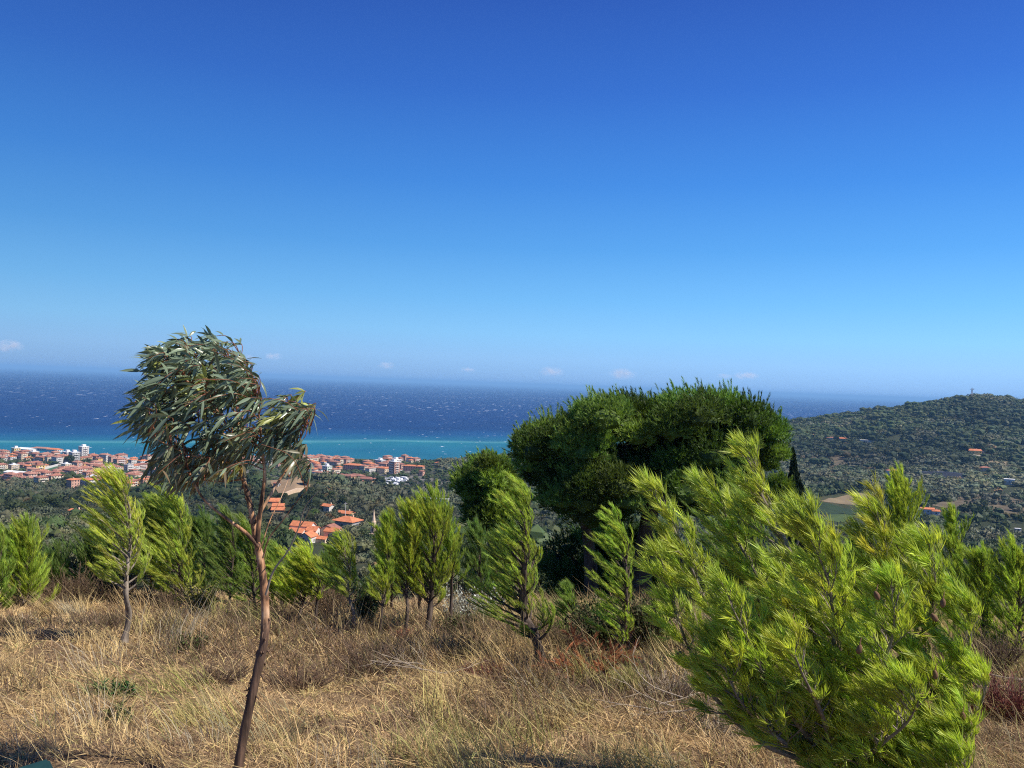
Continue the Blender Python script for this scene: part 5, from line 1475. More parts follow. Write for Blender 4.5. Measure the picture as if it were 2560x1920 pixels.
# ---- big old pines
def old_pine(poly, Y, label, trunks, n_lobes, rpx, depth, seed, mat='needle_dark', tufts=230, name='pine_tree', tl=.24, edge=40, inset=10, group='large dark pines below the meadow', tone=(1, 1, 1)):
    rng = np.random.default_rng(seed)
    poly = np.array(poly, float)
    b = at(*trunks[0][0], Y); b[2] = ground(b[0], Y) - .3
    root = thing(name, label, 'tree', tuple(b), group)
    gw = Geo()
    cx, hw = poly[:, 0].mean(), np.ptp(poly[:, 0]) / 2
    pts = []
    per = np.concatenate([poly, poly[:1]]); seg = np.linalg.norm(np.diff(per, axis=0), axis=1); cum = np.concatenate([[0], np.cumsum(seg)])
    cen = poly.mean(0)
    for s_ in np.linspace(0, cum[-1], edge, endpoint=False):
        k = min(np.searchsorted(cum, s_, 'right') - 1, len(seg) - 1)
        e = per[k] + (per[k + 1] - per[k]) * (s_ - cum[k]) / seg[k]
        r = rng.uniform(*rpx)
        pts.append((*(e + (cen - e) / np.linalg.norm(cen - e) * (r * .95 + inset * rng.uniform(-.6, 2.0))), r, rng.normal() * depth * .25))
    while len(pts) < n_lobes:
        q = rng.uniform(poly.min(0), poly.max(0))
        r = rng.uniform(*rpx)
        if not in_poly(cen[0] + (q[[0]] - cen[0]) * (1 + 2.2 * r / np.ptp(poly[:, 0])), cen[1] + (q[[1]] - cen[1]) * (1 + 2.2 * r / np.ptp(poly[:, 1])), poly)[0]: continue
        w = math.sqrt(max(0, 1 - ((q[0] - cx) / hw) ** 2))
        pts.append((q[0], q[1], r, rng.uniform(-1, 1) * depth * w))
    g = Geo(); iv, it = ICO2
    C = []
    for k, (x, y, r, dy) in enumerate(pts):
        c = at(x, y, Y + dy); R = metres(r, Y) ; C.append((c, R))
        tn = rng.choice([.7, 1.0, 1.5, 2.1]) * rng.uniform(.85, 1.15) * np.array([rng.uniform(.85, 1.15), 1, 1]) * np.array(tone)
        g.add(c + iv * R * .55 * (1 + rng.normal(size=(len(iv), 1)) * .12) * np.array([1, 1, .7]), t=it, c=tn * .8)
        n = tufts
        q = nrm(rng.normal(size=(n, 3))); q[:, 2] = np.where(q[:, 2] < -.35, -q[:, 2], q[:, 2])
        p = c + q * R * rng.uniform(.55, 1.12, (n, 1)) * np.array([1, 1, .82])
        pi = np.repeat(np.arange(n), 7); m = len(pi)
        d = q[pi] * .75 + UP * .55 + WIND * .18 + rng.normal(size=(m, 3)) * .45
        cc = tn * np.repeat(rng.uniform(.7, 1.4, (n, 1)), 7, 0) * rng.uniform(.85, 1.15, (m, 1))
        g.needles(p[pi], d, tl * rng.uniform(.6, 1.2, m), tl * .15 * np.ones(m), cc, rng)
        # longer shoots standing out of the clump
        ns = 16
        q2 = nrm(rng.normal(size=(ns, 3)) + UP * .7)
        sh = grow(c + q2 * R * .85, q2 + UP * .7 + WIND * .3, np.full(ns, 1.0) * rng.uniform(.22, .62, ns), 5, WIND, .12, rng, .05)
        needles_on(g, rng, sh, np.full(ns, .42), .0, 90, tl * .62, tl * .11, np.broadcast_to(tn * 1.12, (ns, 3)), WIND, spread=.8)
    for pl, r0 in [(t[0], t[1]) for t in [(tr, rr) for tr, rr in zip(trunks, TR_R)]]:
        P = [at(x, y, Y + .25 * math.sin(i * 2)) for i, (x, y) in enumerate(pl)]
        if pl is trunks[0]: P[0] = np.array([P[0][0], Y, ground(P[0][0], Y) - .3])
        T = smooth_line(P, 16); gw.tubes(T, r0 * np.linspace(1, .5, 16) * (1 + .06 * np.sin(np.arange(16) * 2.3)), 10)
    # limbs into the crown
    heads = [at(*t[-1], Y) for t in trunks]
    for k in rng.choice(len(C), min(34, len(C)), replace=False):
        c, R = C[k]
        h = heads[int(np.argmin([np.linalg.norm(c - x) for x in heads]))]
        mid = h * .45 + c * .55 + np.array([0, 0, -.35]) + rng.normal(size=3) * .25
        gw.tubes(smooth_line([h, mid, c], 8), np.linspace(.13, .035, 8), 6)
    gw.part('trunk', [M['bark_old']], root, True)
    g.part('crown', [M[mat]], root)
    return root
TR_R = [.46, .30, .22, .2]
old_pine([(1103, 955), (1135, 938), (1200, 908), (1215, 895), (1262, 872), (1330, 858), (1385, 862), (1424, 868), (1462, 853), (1510, 845), (1575, 856), (1635, 885), (1676, 905), (1704, 938), (1700, 985), (1672, 1030),
          (1620, 1088), (1520, 1125), (1440, 1100), (1370, 1115), (1290, 1165), (1210, 1150), (1140, 1090), (1180, 1110), (1120, 1030)], 34.0,
         'huge dark umbrella-shaped pine towering over the row of young pines',
         [[(1385, 1275), (1390, 1200), (1402, 1120), (1425, 1040), (1440, 960)], [(1278, 1275), (1274, 1200), (1262, 1120), (1240, 1040)], [(1402, 1120), (1370, 1050), (1345, 980)], [(1388, 1222), (1430, 1210), (1500, 1222), (1545, 1255)]],
         215, (20, 60), 3.4, 71, tufts=300, edge=54)
TR_R = [.32, .2, .2, .2]
old_pine([(985, 1040), (1005, 1010), (1036, 978), (1060, 992), (1095, 985), (1120, 1030), (1118, 1120), (1085, 1185), (1040, 1170), (1000, 1120)], 41.0,
         'smaller dark pine on the left flank of the huge one', [[(1070, 1300), (1065, 1200), (1055, 1100), (1045, 1040)]], 55, (22, 42), 2.2, 72, tufts=260, edge=26, tl=.28, tone=(1.15, 1.1, 1))
TR_R = [.2, .2, .2, .2]
old_pine([(1668, 1050), (1680, 1030), (1694, 1045), (1702, 1070), (1694, 1100), (1672, 1105)], 46.0, 'small light green pine at the foot of the tall cypress',
         [[(1686, 1190), (1685, 1120), (1684, 1080)]], 16, (12, 22), 1.0, 73, tufts=200, edge=10, tl=.28, tone=(1.3, 1.25, 1))
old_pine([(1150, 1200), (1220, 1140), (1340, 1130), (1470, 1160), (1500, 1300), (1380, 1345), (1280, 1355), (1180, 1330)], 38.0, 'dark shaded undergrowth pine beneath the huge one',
         [[(1290, 1330), (1290, 1310), (1290, 1270)]], 60, (22, 44), 2.2, 74, tufts=200, edge=18, tone=(.55, .62, .8))  # tone darkened: the shade under the huge crown is painted into the needles

# ---- eucalyptus
def eucalyptus():
    rng = np.random.default_rng(33)
    Y0 = 5.1
    b = at(503, 1735, Y0); b[2] = ground(b[0], Y0) - .1
    root = thing('eucalyptus_tree', 'slender eucalyptus with peeling orange bark and wind-blown crown', 'tree', tuple(b))
    def L_(pts, dy=0.0, n=24, d0=0.0):
        k = len(pts) - 1
        return smooth_line([at(x, y, Y0 + d0 + dy * i / k) for i, (x, y) in enumerate(pts)], n)
    stem = [(503, 1735), (516, 1650), (530, 1570), (545, 1500), (558, 1440), (569, 1395), (573, 1340), (572, 1290), (567, 1240), (560, 1195), (551, 1150), (544, 1110), (535, 1070), (524, 1030), (516, 990), (516, 940), (512, 890), (505, 840), (500, 790)]
    K = 70
    upper = L_(stem, .1, K); upper[0] = b
    s01 = np.linspace(0, 1, K)
    r_ = np.interp(s01, [0, .05, .22, .38, .52, .60, .66, .82, 1], [.030, .029, .028, .0265, .024, .021, .0165, .010, .0035])
    g = Geo()
    g.tubes(upper, r_ * (1 + .05 * np.sin(s01 * 83) + .03 * np.sin(s01 * 190)), 16, c=np.ones(3))
    g.c[-1] = np.repeat(np.clip((s01 - .30) * 3.2, -.4, .62)[:, None] * np.ones(3), 16, 0)
    for k in range(60):
        t = rng.uniform(.25, .80); i = int(t * (K - 1)); p = upper[i]; r = r_[i]
        a = rng.uniform(0, 6.28); o = np.array([math.cos(a), math.sin(a), 0])
        P = np.stack([p + o * r * .98, p + o * r * 1.3 + np.array([0, 0, -.012]), p + o * r * rng.uniform(1.3, 2.1) + np.array([0, 0, rng.uniform(-.05, .02)])])
        g.tubes(P, np.array([.006, .005, .0015]), 4, c=np.full(3, -.3))
    g.part('trunk', [M['bark_euc']], root, True)
    g = Geo()
    r2 = L_([(556, 1170), (560, 1120), (566, 1075), (572, 1020), (566, 970), (562, 920), (556, 870)], -.12)
    g.tubes(r2, np.linspace(.016, .0035, 24), 10)
    limbs = [upper, r2]
    for pts, r0, dy in [([(560, 1182), (530, 1150), (500, 1128), (462, 1098), (438, 1075), (418, 1042), (400, 990)], .013, -.15),
                        ([(548, 1132), (575, 1085), (602, 1040), (628, 1000), (648, 950), (665, 905), (662, 878)], .011, .2),
                        ([(568, 1205), (580, 1165), (610, 1125), (640, 1085), (662, 1060)], .006, -.3),
                        ([(516, 985), (495, 930), (455, 870), (400, 820), (350, 790)], .008, -.3), ([(515, 940), (530, 880), (545, 850), (530, 800), (515, 760)], .007, .1),
                        ([(517, 960), (470, 930), (400, 905), (330, 890), (290, 870)], .008, .25), ([(512, 900), (480, 840), (440, 790), (410, 750)], .007, .2),
                        ([(520, 1010), (470, 990), (420, 985), (360, 960), (320, 940)], .008, -.35), ([(525, 1035), (480, 1040), (430, 1035), (380, 1020), (340, 1000)], .006, .1),
                        ([(566, 970), (585, 930), (610, 890), (640, 862)], .006, 0), ([(570, 1010), (600, 960), (640, 930), (672, 920)], .005, -.2),
                        ([(625, 1003), (605, 1000), (590, 985)], .004, 0), ([(562, 1190), (585, 1120), (605, 1080), (625, 1030)], .004, .35)]:
        T = L_(pts, dy); g.tubes(T, np.linspace(r0, r0 * .28, 24), 8, c=np.full(3, .45)); limbs.append(T)
    g.part('limbs', [M['bark_euc']], root, True)
    # leaf sprays
    main = np.array([(290, 800), (330, 752), (385, 730), (450, 726), (500, 742), (522, 785), (545, 840), (556, 890), (545, 940), (515, 985), (470, 1020), (420, 1045), (360, 1040), (318, 1005),
                     (330, 962), (292, 930), (262, 880), (280, 850), (310, 832)], float)
    right = np.array([(568, 885), (600, 862), (648, 858), (678, 892), (672, 925), (640, 925), (656, 965), (636, 1000), (600, 985), (562, 960), (556, 905)], float)
    AL = np.concatenate(limbs)
    gl, gt = Geo(), Geo()
    sprays = []
    while len(sprays) < 350:
        q = rng.uniform(main.min(0), main.max(0))
        if in_poly(q[[0]], q[[1]], main)[0]:
            if q[0] > 410 and q[1] > 870 and rng.random() < .22: continue
            sprays.append((*q, rng.normal() * .26, 0))
    n_main = len(sprays)
    while len(sprays) < n_main + 62:
        q = rng.uniform(right.min(0), right.max(0))
        if in_poly(q[[0]], q[[1]], right)[0]: sprays.append((*q, rng.normal() * .16, 1))
    for (x, y, dy, cl) in sprays:
        tip = at(x, y, Y0 + dy)
        # join to the nearest limb towards the windward (right) side
        dd = np.linalg.norm(AL - (tip + np.array([.12, 0, -.05])), axis=1); j = AL[int(np.argmin(dd))]
        mid = j * .4 + tip * .6 + np.array([.05, 0, .05])
        tw = smooth_line([j, mid, tip], 9)
        gt.tubes(tw, np.linspace(.0032, .0013, 9), 5)
        low = np.clip((y - 800) / 220, 0, 1)
        nlf = int(rng.integers(7, 12))
        f = rng.uniform(.45, 1.0, nlf)
        p = np.stack([np.interp(f, np.linspace(0, 1, 9), tw[:, k]) for k in range(3)], -1)
        d = np.array([-.72, -.15, .20 - 1.3 * low]) + rng.normal(size=(nlf, 3)) * np.array([.6, .8, .6])
        d = nrm(d)
        Lf = rng.uniform(.07, .125, nlf); Wf = Lf * rng.uniform(.15, .21, nlf)
        droop = np.array([-.25, 0, -.75])
        face = nrm(np.cross(d, rng.normal(size=(nlf, 3)) + np.array([.4, -.6, .2])))
        red = np.clip((low - .45) * 1.2, 0, .8) * (rng.random(nlf) < .5)
        tint = rng.uniform(.7, 1.35, (nlf, 1)) * np.ones(3)
        tint = tint * (1 - red[:, None]) + red[:, None] * np.array([1.25, .55, .45]) * rng.uniform(.7, 1.2, (nlf, 1))
        if rng.random() < .06: tint = tint * np.array([2.0, 1.7, .8])
        st = np.array([0, .22, .48, .75, 1.0]); wd = np.array([.10, .85, 1.0, .62, .03])
        c = p[:, None] + d[:, None] * (st * 1)[None, :, None] * Lf[:, None, None] + droop * (st ** 2)[None, :, None] * Lf[:, None, None] * rng.uniform(.2, .75, nlf)[:, None, None]
        sd = face[:, None] * wd[None, :, None] * Wf[:, None, None] * .5
        keel = nrm(np.cross(d, face))[:, None] * (wd[None, :, None] * Wf[:, None, None] * .12)
        V = np.stack([c - sd, c + keel, c + sd], 2)                                  # (n,5,3,3) folded along the midrib
        idx = np.arange(nlf * 15).reshape(nlf, 5, 3)
        q1 = np.stack([idx[:, :-1, 0], idx[:, :-1, 1], idx[:, 1:, 1], idx[:, 1:, 0]], -1).reshape(-1, 4)
        q2 = np.stack([idx[:, :-1, 1], idx[:, :-1, 2], idx[:, 1:, 2], idx[:, 1:, 1]], -1).reshape(-1, 4)
        gl.add(V.reshape(-1, 3), q=np.concatenate([q1, q2]), c=np.repeat(tint, 15, 0))
    gt.part('twigs', [M['twig_red']], root, True)
    gl.part('crown', [M['euc']], root, True)
    # dead pale twig rising from the fork on the right
    g = Geo()
    T = L_([(574, 1285), (590, 1235), (622, 1190), (645, 1140), (662, 1090), (690, 1060)], -.2); g.tubes(T, np.linspace(.0075, .002, 24), 6)
    g.tubes(L_([(645, 1140), (660, 1120), (668, 1100)], -.2), np.linspace(.004, .0015, 24), 5)
    g.part('dead_twig', [M['twig_dry']], root, True)
eucalyptus()
# ------------------------------------------------------------------ dry grass of the meadow
STRAW = np.array([(.66, .48, .24), (.54, .375, .185), (.37, .25, .145), (.24, .165, .105), (.14, .09, .058), (.58, .48, .20), (.28, .29, .11)])
def make_grass():
    rng = np.random.default_rng(8)
    g = Geo()
    def colours(X, Y, n):
        f1 = fbm(X / 1.3, Y / 1.3, 71); f2 = fbm(X / .45, Y / .45, 72)
        rt = 1 / (1 + np.exp(-(X / Y + .05) * 9))
        w = np.stack([.8 + f1 * 1.8, 1.0 + f1 * .6, .8 - f1, .55 - f1 * 1.3, .45 - f1 * 1.2 - f2, .18 + np.clip(f2, 0, 1) * .7, .06 + rt * .30 + f1 * .3], 1)
        w = np.clip(w, .01, None); cw = np.cumsum(w, 1); cw /= cw[:, -1:]
        k = np.clip((rng.random(n)[:, None] > cw).sum(1), 0, 6)
        return STRAW[k] * rng.uniform(.68, 1.3, (n, 1)), rt
    # ---- matted low straw, lying every way
    N = 250000
    Y = 4.2 + (20.5 - 4.2) * rng.random(N) ** .9
    X = (.66 * Y + 1.6) * rng.uniform(-1, 1, N)
    c, rt = colours(X, Y, N)
    L = np.clip(rng.gamma(2.2, .034, N), .03, .22)
    d = rng.normal(size=(N, 3)) * np.array([1, 1, .45]) + np.array([-.1, 0, .42])
    base = np.stack([X, Y, HZ(X, Y) - .01 + rng.random(N) * .03], -1)
    W = .0026 + .00050 * Y
    g.needles(base, d, L, W * rng.uniform(.6, 1.3, N), c, rng, bend=rng.normal(size=(N, 3)) * .6 + np.array([-.1, 0, -.5]))
    # ---- tufts: blades leaning out from a common root
    nt_ = 11500
    Yt = 4.2 + (20 - 4.2) * rng.random(nt_) ** .85; Xt = (.66 * Yt + 1.6) * rng.uniform(-1, 1, nt_)
    ht = np.clip(.10 + .10 * fbm(Xt / 1.1, Yt / 1.1, 85) + rng.normal(size=nt_) * .03, .05, .3)
    ct, rtt = colours(Xt, Yt, nt_)
    cnt = rng.integers(12, 34, nt_); bi = np.repeat(np.arange(nt_), cnt); n = len(bi)
    o = rng.normal(size=(n, 2)) * .035
    X, Y = Xt[bi] + o[:, 0], Yt[bi] + o[:, 1]
    lean = rng.normal(size=(nt_, 2)) * .35
    d = np.stack([o[:, 0] * 14 + lean[bi, 0] - .12, o[:, 1] * 14 + lean[bi, 1], np.full(n, .8)], -1) + rng.normal(size=(n, 3)) * .25
    base = np.stack([X, Y, HZ(X, Y) - .015], -1)
    g.needles(base, d, ht[bi] * (1 + .5 * rtt[bi]) * rng.uniform(.6, 1.5, n), (.0026 + .00050 * Y) * rng.uniform(.6, 1.3, n), ct[bi] * rng.uniform(.75, 1.25, (n, 1)), rng,
              bend=np.stack([o[:, 0] * 8 - .15, o[:, 1] * 8, np.full(n, -.45)], -1) + rng.normal(size=(n, 3)) * .3)
    # ---- dead brown twiggy herbs in patches
    N2 = 60000
    Y = 6.5 + 13 * rng.random(N2); X = Y * rng.uniform(-.70, .70, N2)
    k2 = fbm(X / 1.5, Y / 1.5, 91) + .25 * np.exp(-((Y - 10.5) / 2.6) ** 2) + rng.normal(size=N2) * .07 > .22
    X, Y = X[k2], Y[k2]; n = len(X)
    c = np.array([(.17, .11, .07), (.23, .17, .12), (.11, .07, .045), (.14, .13, .06)])[rng.integers(0, 4, n)] * rng.uniform(.6, 1.3, (n, 1))
    base = np.stack([X, Y, HZ(X, Y) - .01 + rng.random(n) * .12], -1)
    d = rng.normal(size=(n, 3)) * np.array([.6, .6, .3]) + np.array([-.1, 0, .8])
    g.needles(base, d, rng.uniform(.10, .34, n), (.0024 + .00036 * Y) * np.ones(n), c, rng, bend=rng.normal(size=(n, 3)) * .35)
    # ---- tall wind-bent bunches: golden, some green at the foot
    nb = 2200
    Yb = 2.5 + 17 * rng.random(nb) ** .85
    Xb = (.64 * Yb + 1.6) * rng.uniform(-1, 1, nb)
    q = fbm(Xb / 2.2, Yb / 2.2, 75) + .22 * np.clip((Xb / Yb + .12) * 4, -.9, 1) + rng.normal(size=nb) * .12
    keep = (q > .04) | (rng.random(nb) < .10)
    keep &= (Xb / Yb > -.14) | (rng.random(nb) < .28)
    Xb, Yb, q = Xb[keep], Yb[keep], q[keep]; nb = len(Xb)
    cnt = rng.integers(26, 95, nb); bi = np.repeat(np.arange(nb), cnt); n = len(bi)
    R = rng.uniform(.05, .20, nb)
    X = Xb[bi] + rng.normal(size=n) * R[bi]; Y = Yb[bi] + rng.normal(size=n) * R[bi]
    hb = np.clip(.28 + .30 * np.clip(q, -.2, .8) + rng.normal(size=nb) * .09, .18, .80)
    L = hb[bi] * rng.uniform(.45, 1.15, n)
    green = np.clip(fbm(Xb / 1.5 + 40, Yb / 1.5, 79) * 1.5 + .10 + .25 * (Xb / Yb > -.1), 0, .8) * (rng.random(nb) < .75)
    kind = rng.choice(5, nb, p=[.38, .2, .12, .12, .18])
    pal = np.array([(.62, .47, .22), (.50, .35, .17), (.34, .235, .14), (.44, .38, .27), (.58, .49, .18)])
    c = pal[kind[bi]] * (1 - green[bi][:, None]) + np.array([.22, .25, .065]) * green[bi][:, None]
    c = c * rng.uniform(.65, 1.3, (n, 1))
    ln = rng.normal(size=(nb, 3)) * np.array([.32, .32, .05]) + np.array([-.22, 0, 1.0])
    d = rng.normal(size=(n, 3)) * np.array([.24, .24, .1]) + ln[bi]
    bend = (np.array([-.40, 0, -.25]) + rng.normal(size=(nb, 3)) * .35)[bi] + rng.normal(size=(n, 3)) * .3
    base = np.stack([X, Y, HZ(X, Y) - .02], -1)
    g.needles(base, d, L, (.0030 + .00042 * Y) * rng.uniform(.6, 1.2, n), c, rng, bend=bend)
    # ---- long single stems
    n = 1500
    Y = 2.6 + 14 * rng.random(n); X = Y * rng.uniform(-.66, .66, n)
    base = np.stack([X, Y, HZ(X, Y) - .02], -1)
    d = rng.normal(size=(n, 3)) * np.array([.35, .3, .15]) + np.array([-.35, 0, 1.0])
    g.needles(base, d, rng.uniform(.35, .85, n), (.0028 + .0002 * Y) * np.ones(n), np.array([.52, .40, .20]) * rng.uniform(.7, 1.25, (n, 1)), rng, bend=np.array([-.5, 0, -.15]) + rng.normal(size=(n, 3)) * .2)
    tag(obj('dry_grass', g.mesh('dry_grass', [M['grass']])), 'dry straw-coloured grass covering the meadow', None, None, 'stuff')
    print('grass verts', g.n)
make_grass()

# ------------------------------------------------------------------ shrubs
M['scrub'] = leafy('scrub_leaves', (1, 1, 1), .15, .7, .15)
SH_N = [0]
def shrub(px, py, wpx, hpx, label, col, col2=None, n_stem=60, n_leaf=1600, leaf=.03, group=None, Y=None, name='shrub', stem_mat='twig_dry', fine=True, lean=-.15):
    SH_N[0] += 1
    rng = np.random.default_rng(3000 + SH_N[0])
    p = hit(px, py) if Y is None else at(px, py, Y)
    p[2] = ground(p[0], p[1])
    rx, h = metres(wpx, p[1]) / 2, metres(hpx, p[1])
    root = thing(name, label, 'shrub', tuple(p), group)
    a = rng.uniform(0, 6.28, n_stem); rr = np.sqrt(rng.random(n_stem))
    P0 = p + np.stack([np.cos(a) * rr * rx * .35, np.sin(a) * rr * rx * .35, np.full(n_stem, -.04)], -1)
    D0 = np.stack([np.cos(a) * rr * rx * 1.0, np.sin(a) * rr * rx * 1.0, np.full(n_stem, h)], -1) + rng.normal(size=(n_stem, 3)) * h * .12
    L = np.linalg.norm(D0, axis=1) * rng.uniform(.6, 1.1, n_stem)
    st = grow(P0, D0, L, 7, np.array([lean, 0, .05]), .5, rng, .07)
    r0 = .0022 + .0003 * p[1]
    g = Geo().tubes(st, np.full((n_stem, 1), r0) * np.linspace(1, .4, 7), 4)
    # finer side twigs
    nt = n_stem * 5
    idx = rng.integers(0, n_stem, nt); t = rng.uniform(.25, .95, nt)
    Q, tq = on_paths(st, idx, t)
    t2 = grow(Q, tq + rng.normal(size=(nt, 3)) * .6, L[idx] * rng.uniform(.12, .32, nt), 4, np.array([lean, 0, .1]), .4, rng, .06)
    g.tubes(t2, np.full((nt, 1), r0 * .55) * np.linspace(1, .5, 4), 3)
    g.part('stems', [M[stem_mat]], root)
    if n_leaf:
        k = rng.integers(0, nt, n_leaf); Q2, tg = on_paths(t2, k, rng.random(n_leaf))
        Q2 = Q2 + rng.normal(size=(n_leaf, 3)) * leaf * .9
        col = np.array(col, float); col2 = col if col2 is None else np.array(col2, float)
        m = rng.random((n_leaf, 1)) ** 1.5
        c = (col * (1 - m) + col2 * m) * rng.uniform(.6, 1.4, (n_leaf, 1))
        gl = Geo().leaves(Q2, leaf * rng.uniform(.6, 1.4, n_leaf), c, rng, d=tg + rng.normal(size=(n_leaf, 3)) * .6 + np.array([lean, 0, .2]), aspect=.32 if fine else .6)
        gl.part('foliage', [M['scrub']], root)
    return root
BROWN, OLV, DKG, RED, GRY, YEL = (.16, .105, .055), (.105, .105, .040), (.045, .065, .022), (.22, .055, .030), (.22, .185, .14), (.30, .27, .05)
M['twig_brown'] = plain('brown_twig', (.13, .085, .055), .85, .35, 15)
M['twig_maroon'] = plain('maroon_twig', (.15, .045, .040), .8, .3, 15)
shrub(432, 1325, 70, 62, 'yellow-flecked leafy bush between the swept pines', (.12, .14, .03), YEL, 50, 2600, .035, fine=False)
shrub(708, 1338, 92, 78, 'rounded grey-brown broom bush behind the thin straight pine', BROWN, GRY, 90, 1500, .02, stem_mat='twig_brown')
shrub(790, 1345, 46, 80, 'dark green bush behind the zigzag pine stem', DKG, (.06, .09, .05), 50, 2600, .04, fine=False, stem_mat='twig_brown')
shrub(1022, 1345, 110, 62, 'silvery white-leaved shrub in front of the dark pine', (.34, .36, .30), (.50, .52, .47), 70, 3400, .035, fine=False, stem_mat='twig_brown')
shrub(988, 1372, 70, 40, 'low dark green shrub in front of the silvery one', DKG, OLV, 50, 2000, .03, fine=False, stem_mat='twig_brown')
shrub(1215, 1405, 90, 60, 'olive broom bush right of the thick leaning trunk', OLV, BROWN, 80, 2200, .025, stem_mat='twig_brown')
shrub(1290, 1405, 110, 96, 'dark leafy bush below the slim swept pine', DKG, (.07, .085, .03), 80, 3600, .045, fine=False, stem_mat='twig_brown')
shrub(1395, 1405, 110, 110, 'tall dark bush between the slim swept pine and the yellow-green pine', DKG, OLV, 80, 3600, .045, fine=False, stem_mat='twig_brown')
shrub(1120, 1385, 90, 48, 'olive green broom left of the thick leaning trunk', OLV, BROWN, 70, 2000, .022, stem_mat='twig_brown')
shrub(2150, 1450, 100, 76, 'bare grey-brown shrub under the right-hand pines', BROWN, GRY, 110, 900, .02, stem_mat='twig_brown')
shrub(2185, 1560, 110, 84, 'maroon dry shrub at the right edge', RED, (.13, .04, .03), 130, 1500, .022, stem_mat='twig_maroon')
shrub(2110, 1548, 70, 60, 'smaller maroon shrub touching the yellow-green pine', RED, BROWN, 80, 900, .02, stem_mat='twig_maroon')
shrub(240, 1300, 120, 60, 'olive-brown scrub behind the wavy trunk', OLV, BROWN, 90, 2000, .025, stem_mat='twig_brown')
shrub(145, 1300, 90, 66, 'tall brown weedy scrub right of the bushy left pine', BROWN, OLV, 90, 1600, .022, stem_mat='twig_brown')
shrub(365, 1318, 70, 36, 'low brown scrub at the foot of the bushy swept pine', BROWN, OLV, 60, 1300, .022, stem_mat='twig_brown')
shrub(520, 1352, 90, 46, 'green scrub at the left foot of the eucalyptus fork', OLV, (.10, .14, .03), 70, 2000, .025, stem_mat='twig_brown')
shrub(605, 1350, 70, 44, 'brownish green scrub right of the eucalyptus trunk', OLV, BROWN, 60, 1500, .025, stem_mat='twig_brown')
shrub(870, 1392, 52, 34, 'russet weeds at the foot of the bent-stemmed pine', (.30, .11, .06), BROWN, 40, 700, .025, stem_mat='twig_maroon')
shrub(690, 1382, 50, 34, 'orange-brown dead weeds below the thin straight pine', (.30, .15, .05), BROWN, 40, 800, .025)
shrub(640, 1490, 150, 50, 'tangled dark brown dead brush right of the eucalyptus trunk', BROWN, (.20, .10, .07), 130, 1300, .02, stem_mat='twig_brown', lean=.05)
shrub(800, 1455, 150, 60, 'grey-brown twiggy brush in the middle of the meadow', GRY, BROWN, 130, 900, .018, stem_mat='twig_brown')
shrub(975, 1425, 110, 50, 'grey-olive brush below the full upright pine', OLV, GRY, 90, 1300, .02, stem_mat='twig_brown')
shrub(1050, 1470, 90, 46, 'rust-brown clump beside tall golden grass', (.22, .09, .04), BROWN, 70, 900, .025, stem_mat='twig_maroon')
shrub(1130, 1490, 110, 60, 'dark brush with orange seed heads left of the red dead branches', OLV, (.36, .18, .05), 90, 1500, .02, stem_mat='twig_brown')
shrub(470, 1470, 130, 40, 'dark flattened brush left of the eucalyptus trunk', BROWN, GRY, 100, 900, .018, stem_mat='twig_brown', lean=.1)
shrub(410, 1405, 60, 36, 'small dark green plant between wavy trunk and eucalyptus', DKG, (.08, .12, .03), 40, 900, .03, fine=False, stem_mat='twig_brown')
shrub(1450, 1500, 110, 50, 'golden brown scrub at the left foot of the yellow-green pine', (.30, .21, .10), BROWN, 90, 900, .022)
shrub(1560, 1590, 120, 40, 'pale grey dry brush under the yellow-green pine', GRY, (.36, .29, .2), 110, 700, .02)
# a few more of the low scrub along the edge, in between
rng_ = np.random.default_rng(55)
for k_, x_ in enumerate(np.linspace(20, 1420, 26)):
    if k_ % 2: continue
    shrub(x_ + rng_.uniform(-12, 12), 1322 + rng_.uniform(0, 40) + x_ * .045, rng_.uniform(60, 100), rng_.uniform(26, 44), 'low olive-brown scrub clump among the pine stems at the meadow edge',
          OLV if rng_.random() < .55 else BROWN, BROWN, 60, 1200, .022, 'scrub clumps along the meadow edge', stem_mat='twig_brown')

# red dead pine branches under the slim swept pine
def dead_brush():
    rng = np.random.default_rng(91)
    p = hit(1290, 1470)
    root = thing('dead_pine_branch', 'heap of rust-red dead pine branches below the slim swept pine', 'branches', tuple(p))
    gw, gn = Geo(), Geo()
    for k in range(14):
        x, y = rng.uniform(1232, 1360), rng.uniform(1444, 1486)
        b = hit(x, y) + np.array([0, 0, .05])
        D = np.array([rng.uniform(-1, 1), rng.uniform(-.4, .4), rng.uniform(.15, .5)])
        br = grow(b[None], D[None], np.array([rng.uniform(.25, .45)]), 7, np.array([0, 0, -.1]), .5, rng, .1)
        gw.tubes(br, np.linspace(.008, .003, 7)[None], 5)
        idx = np.zeros(12, int); Q, tq = on_paths(br, idx, np.linspace(.2, 1, 12))
        tw = grow(Q, tq + rng.normal(size=(12, 3)) * .6, np.full(12, .14), 5, np.array([0, 0, -.2]), .4, rng, .1)
        needles_on(gn, rng, tw, np.full(12, .14), .1, 420, .07, .0045, np.array([.36, .14, .065]) * rng.uniform(.7, 1.3, (12, 1)), np.array([0, 0, -.2]))
    gw.part('twigs', [M['twig_brown']], root); gn.part('needles', [M['scrub']], root)
dead_brush()
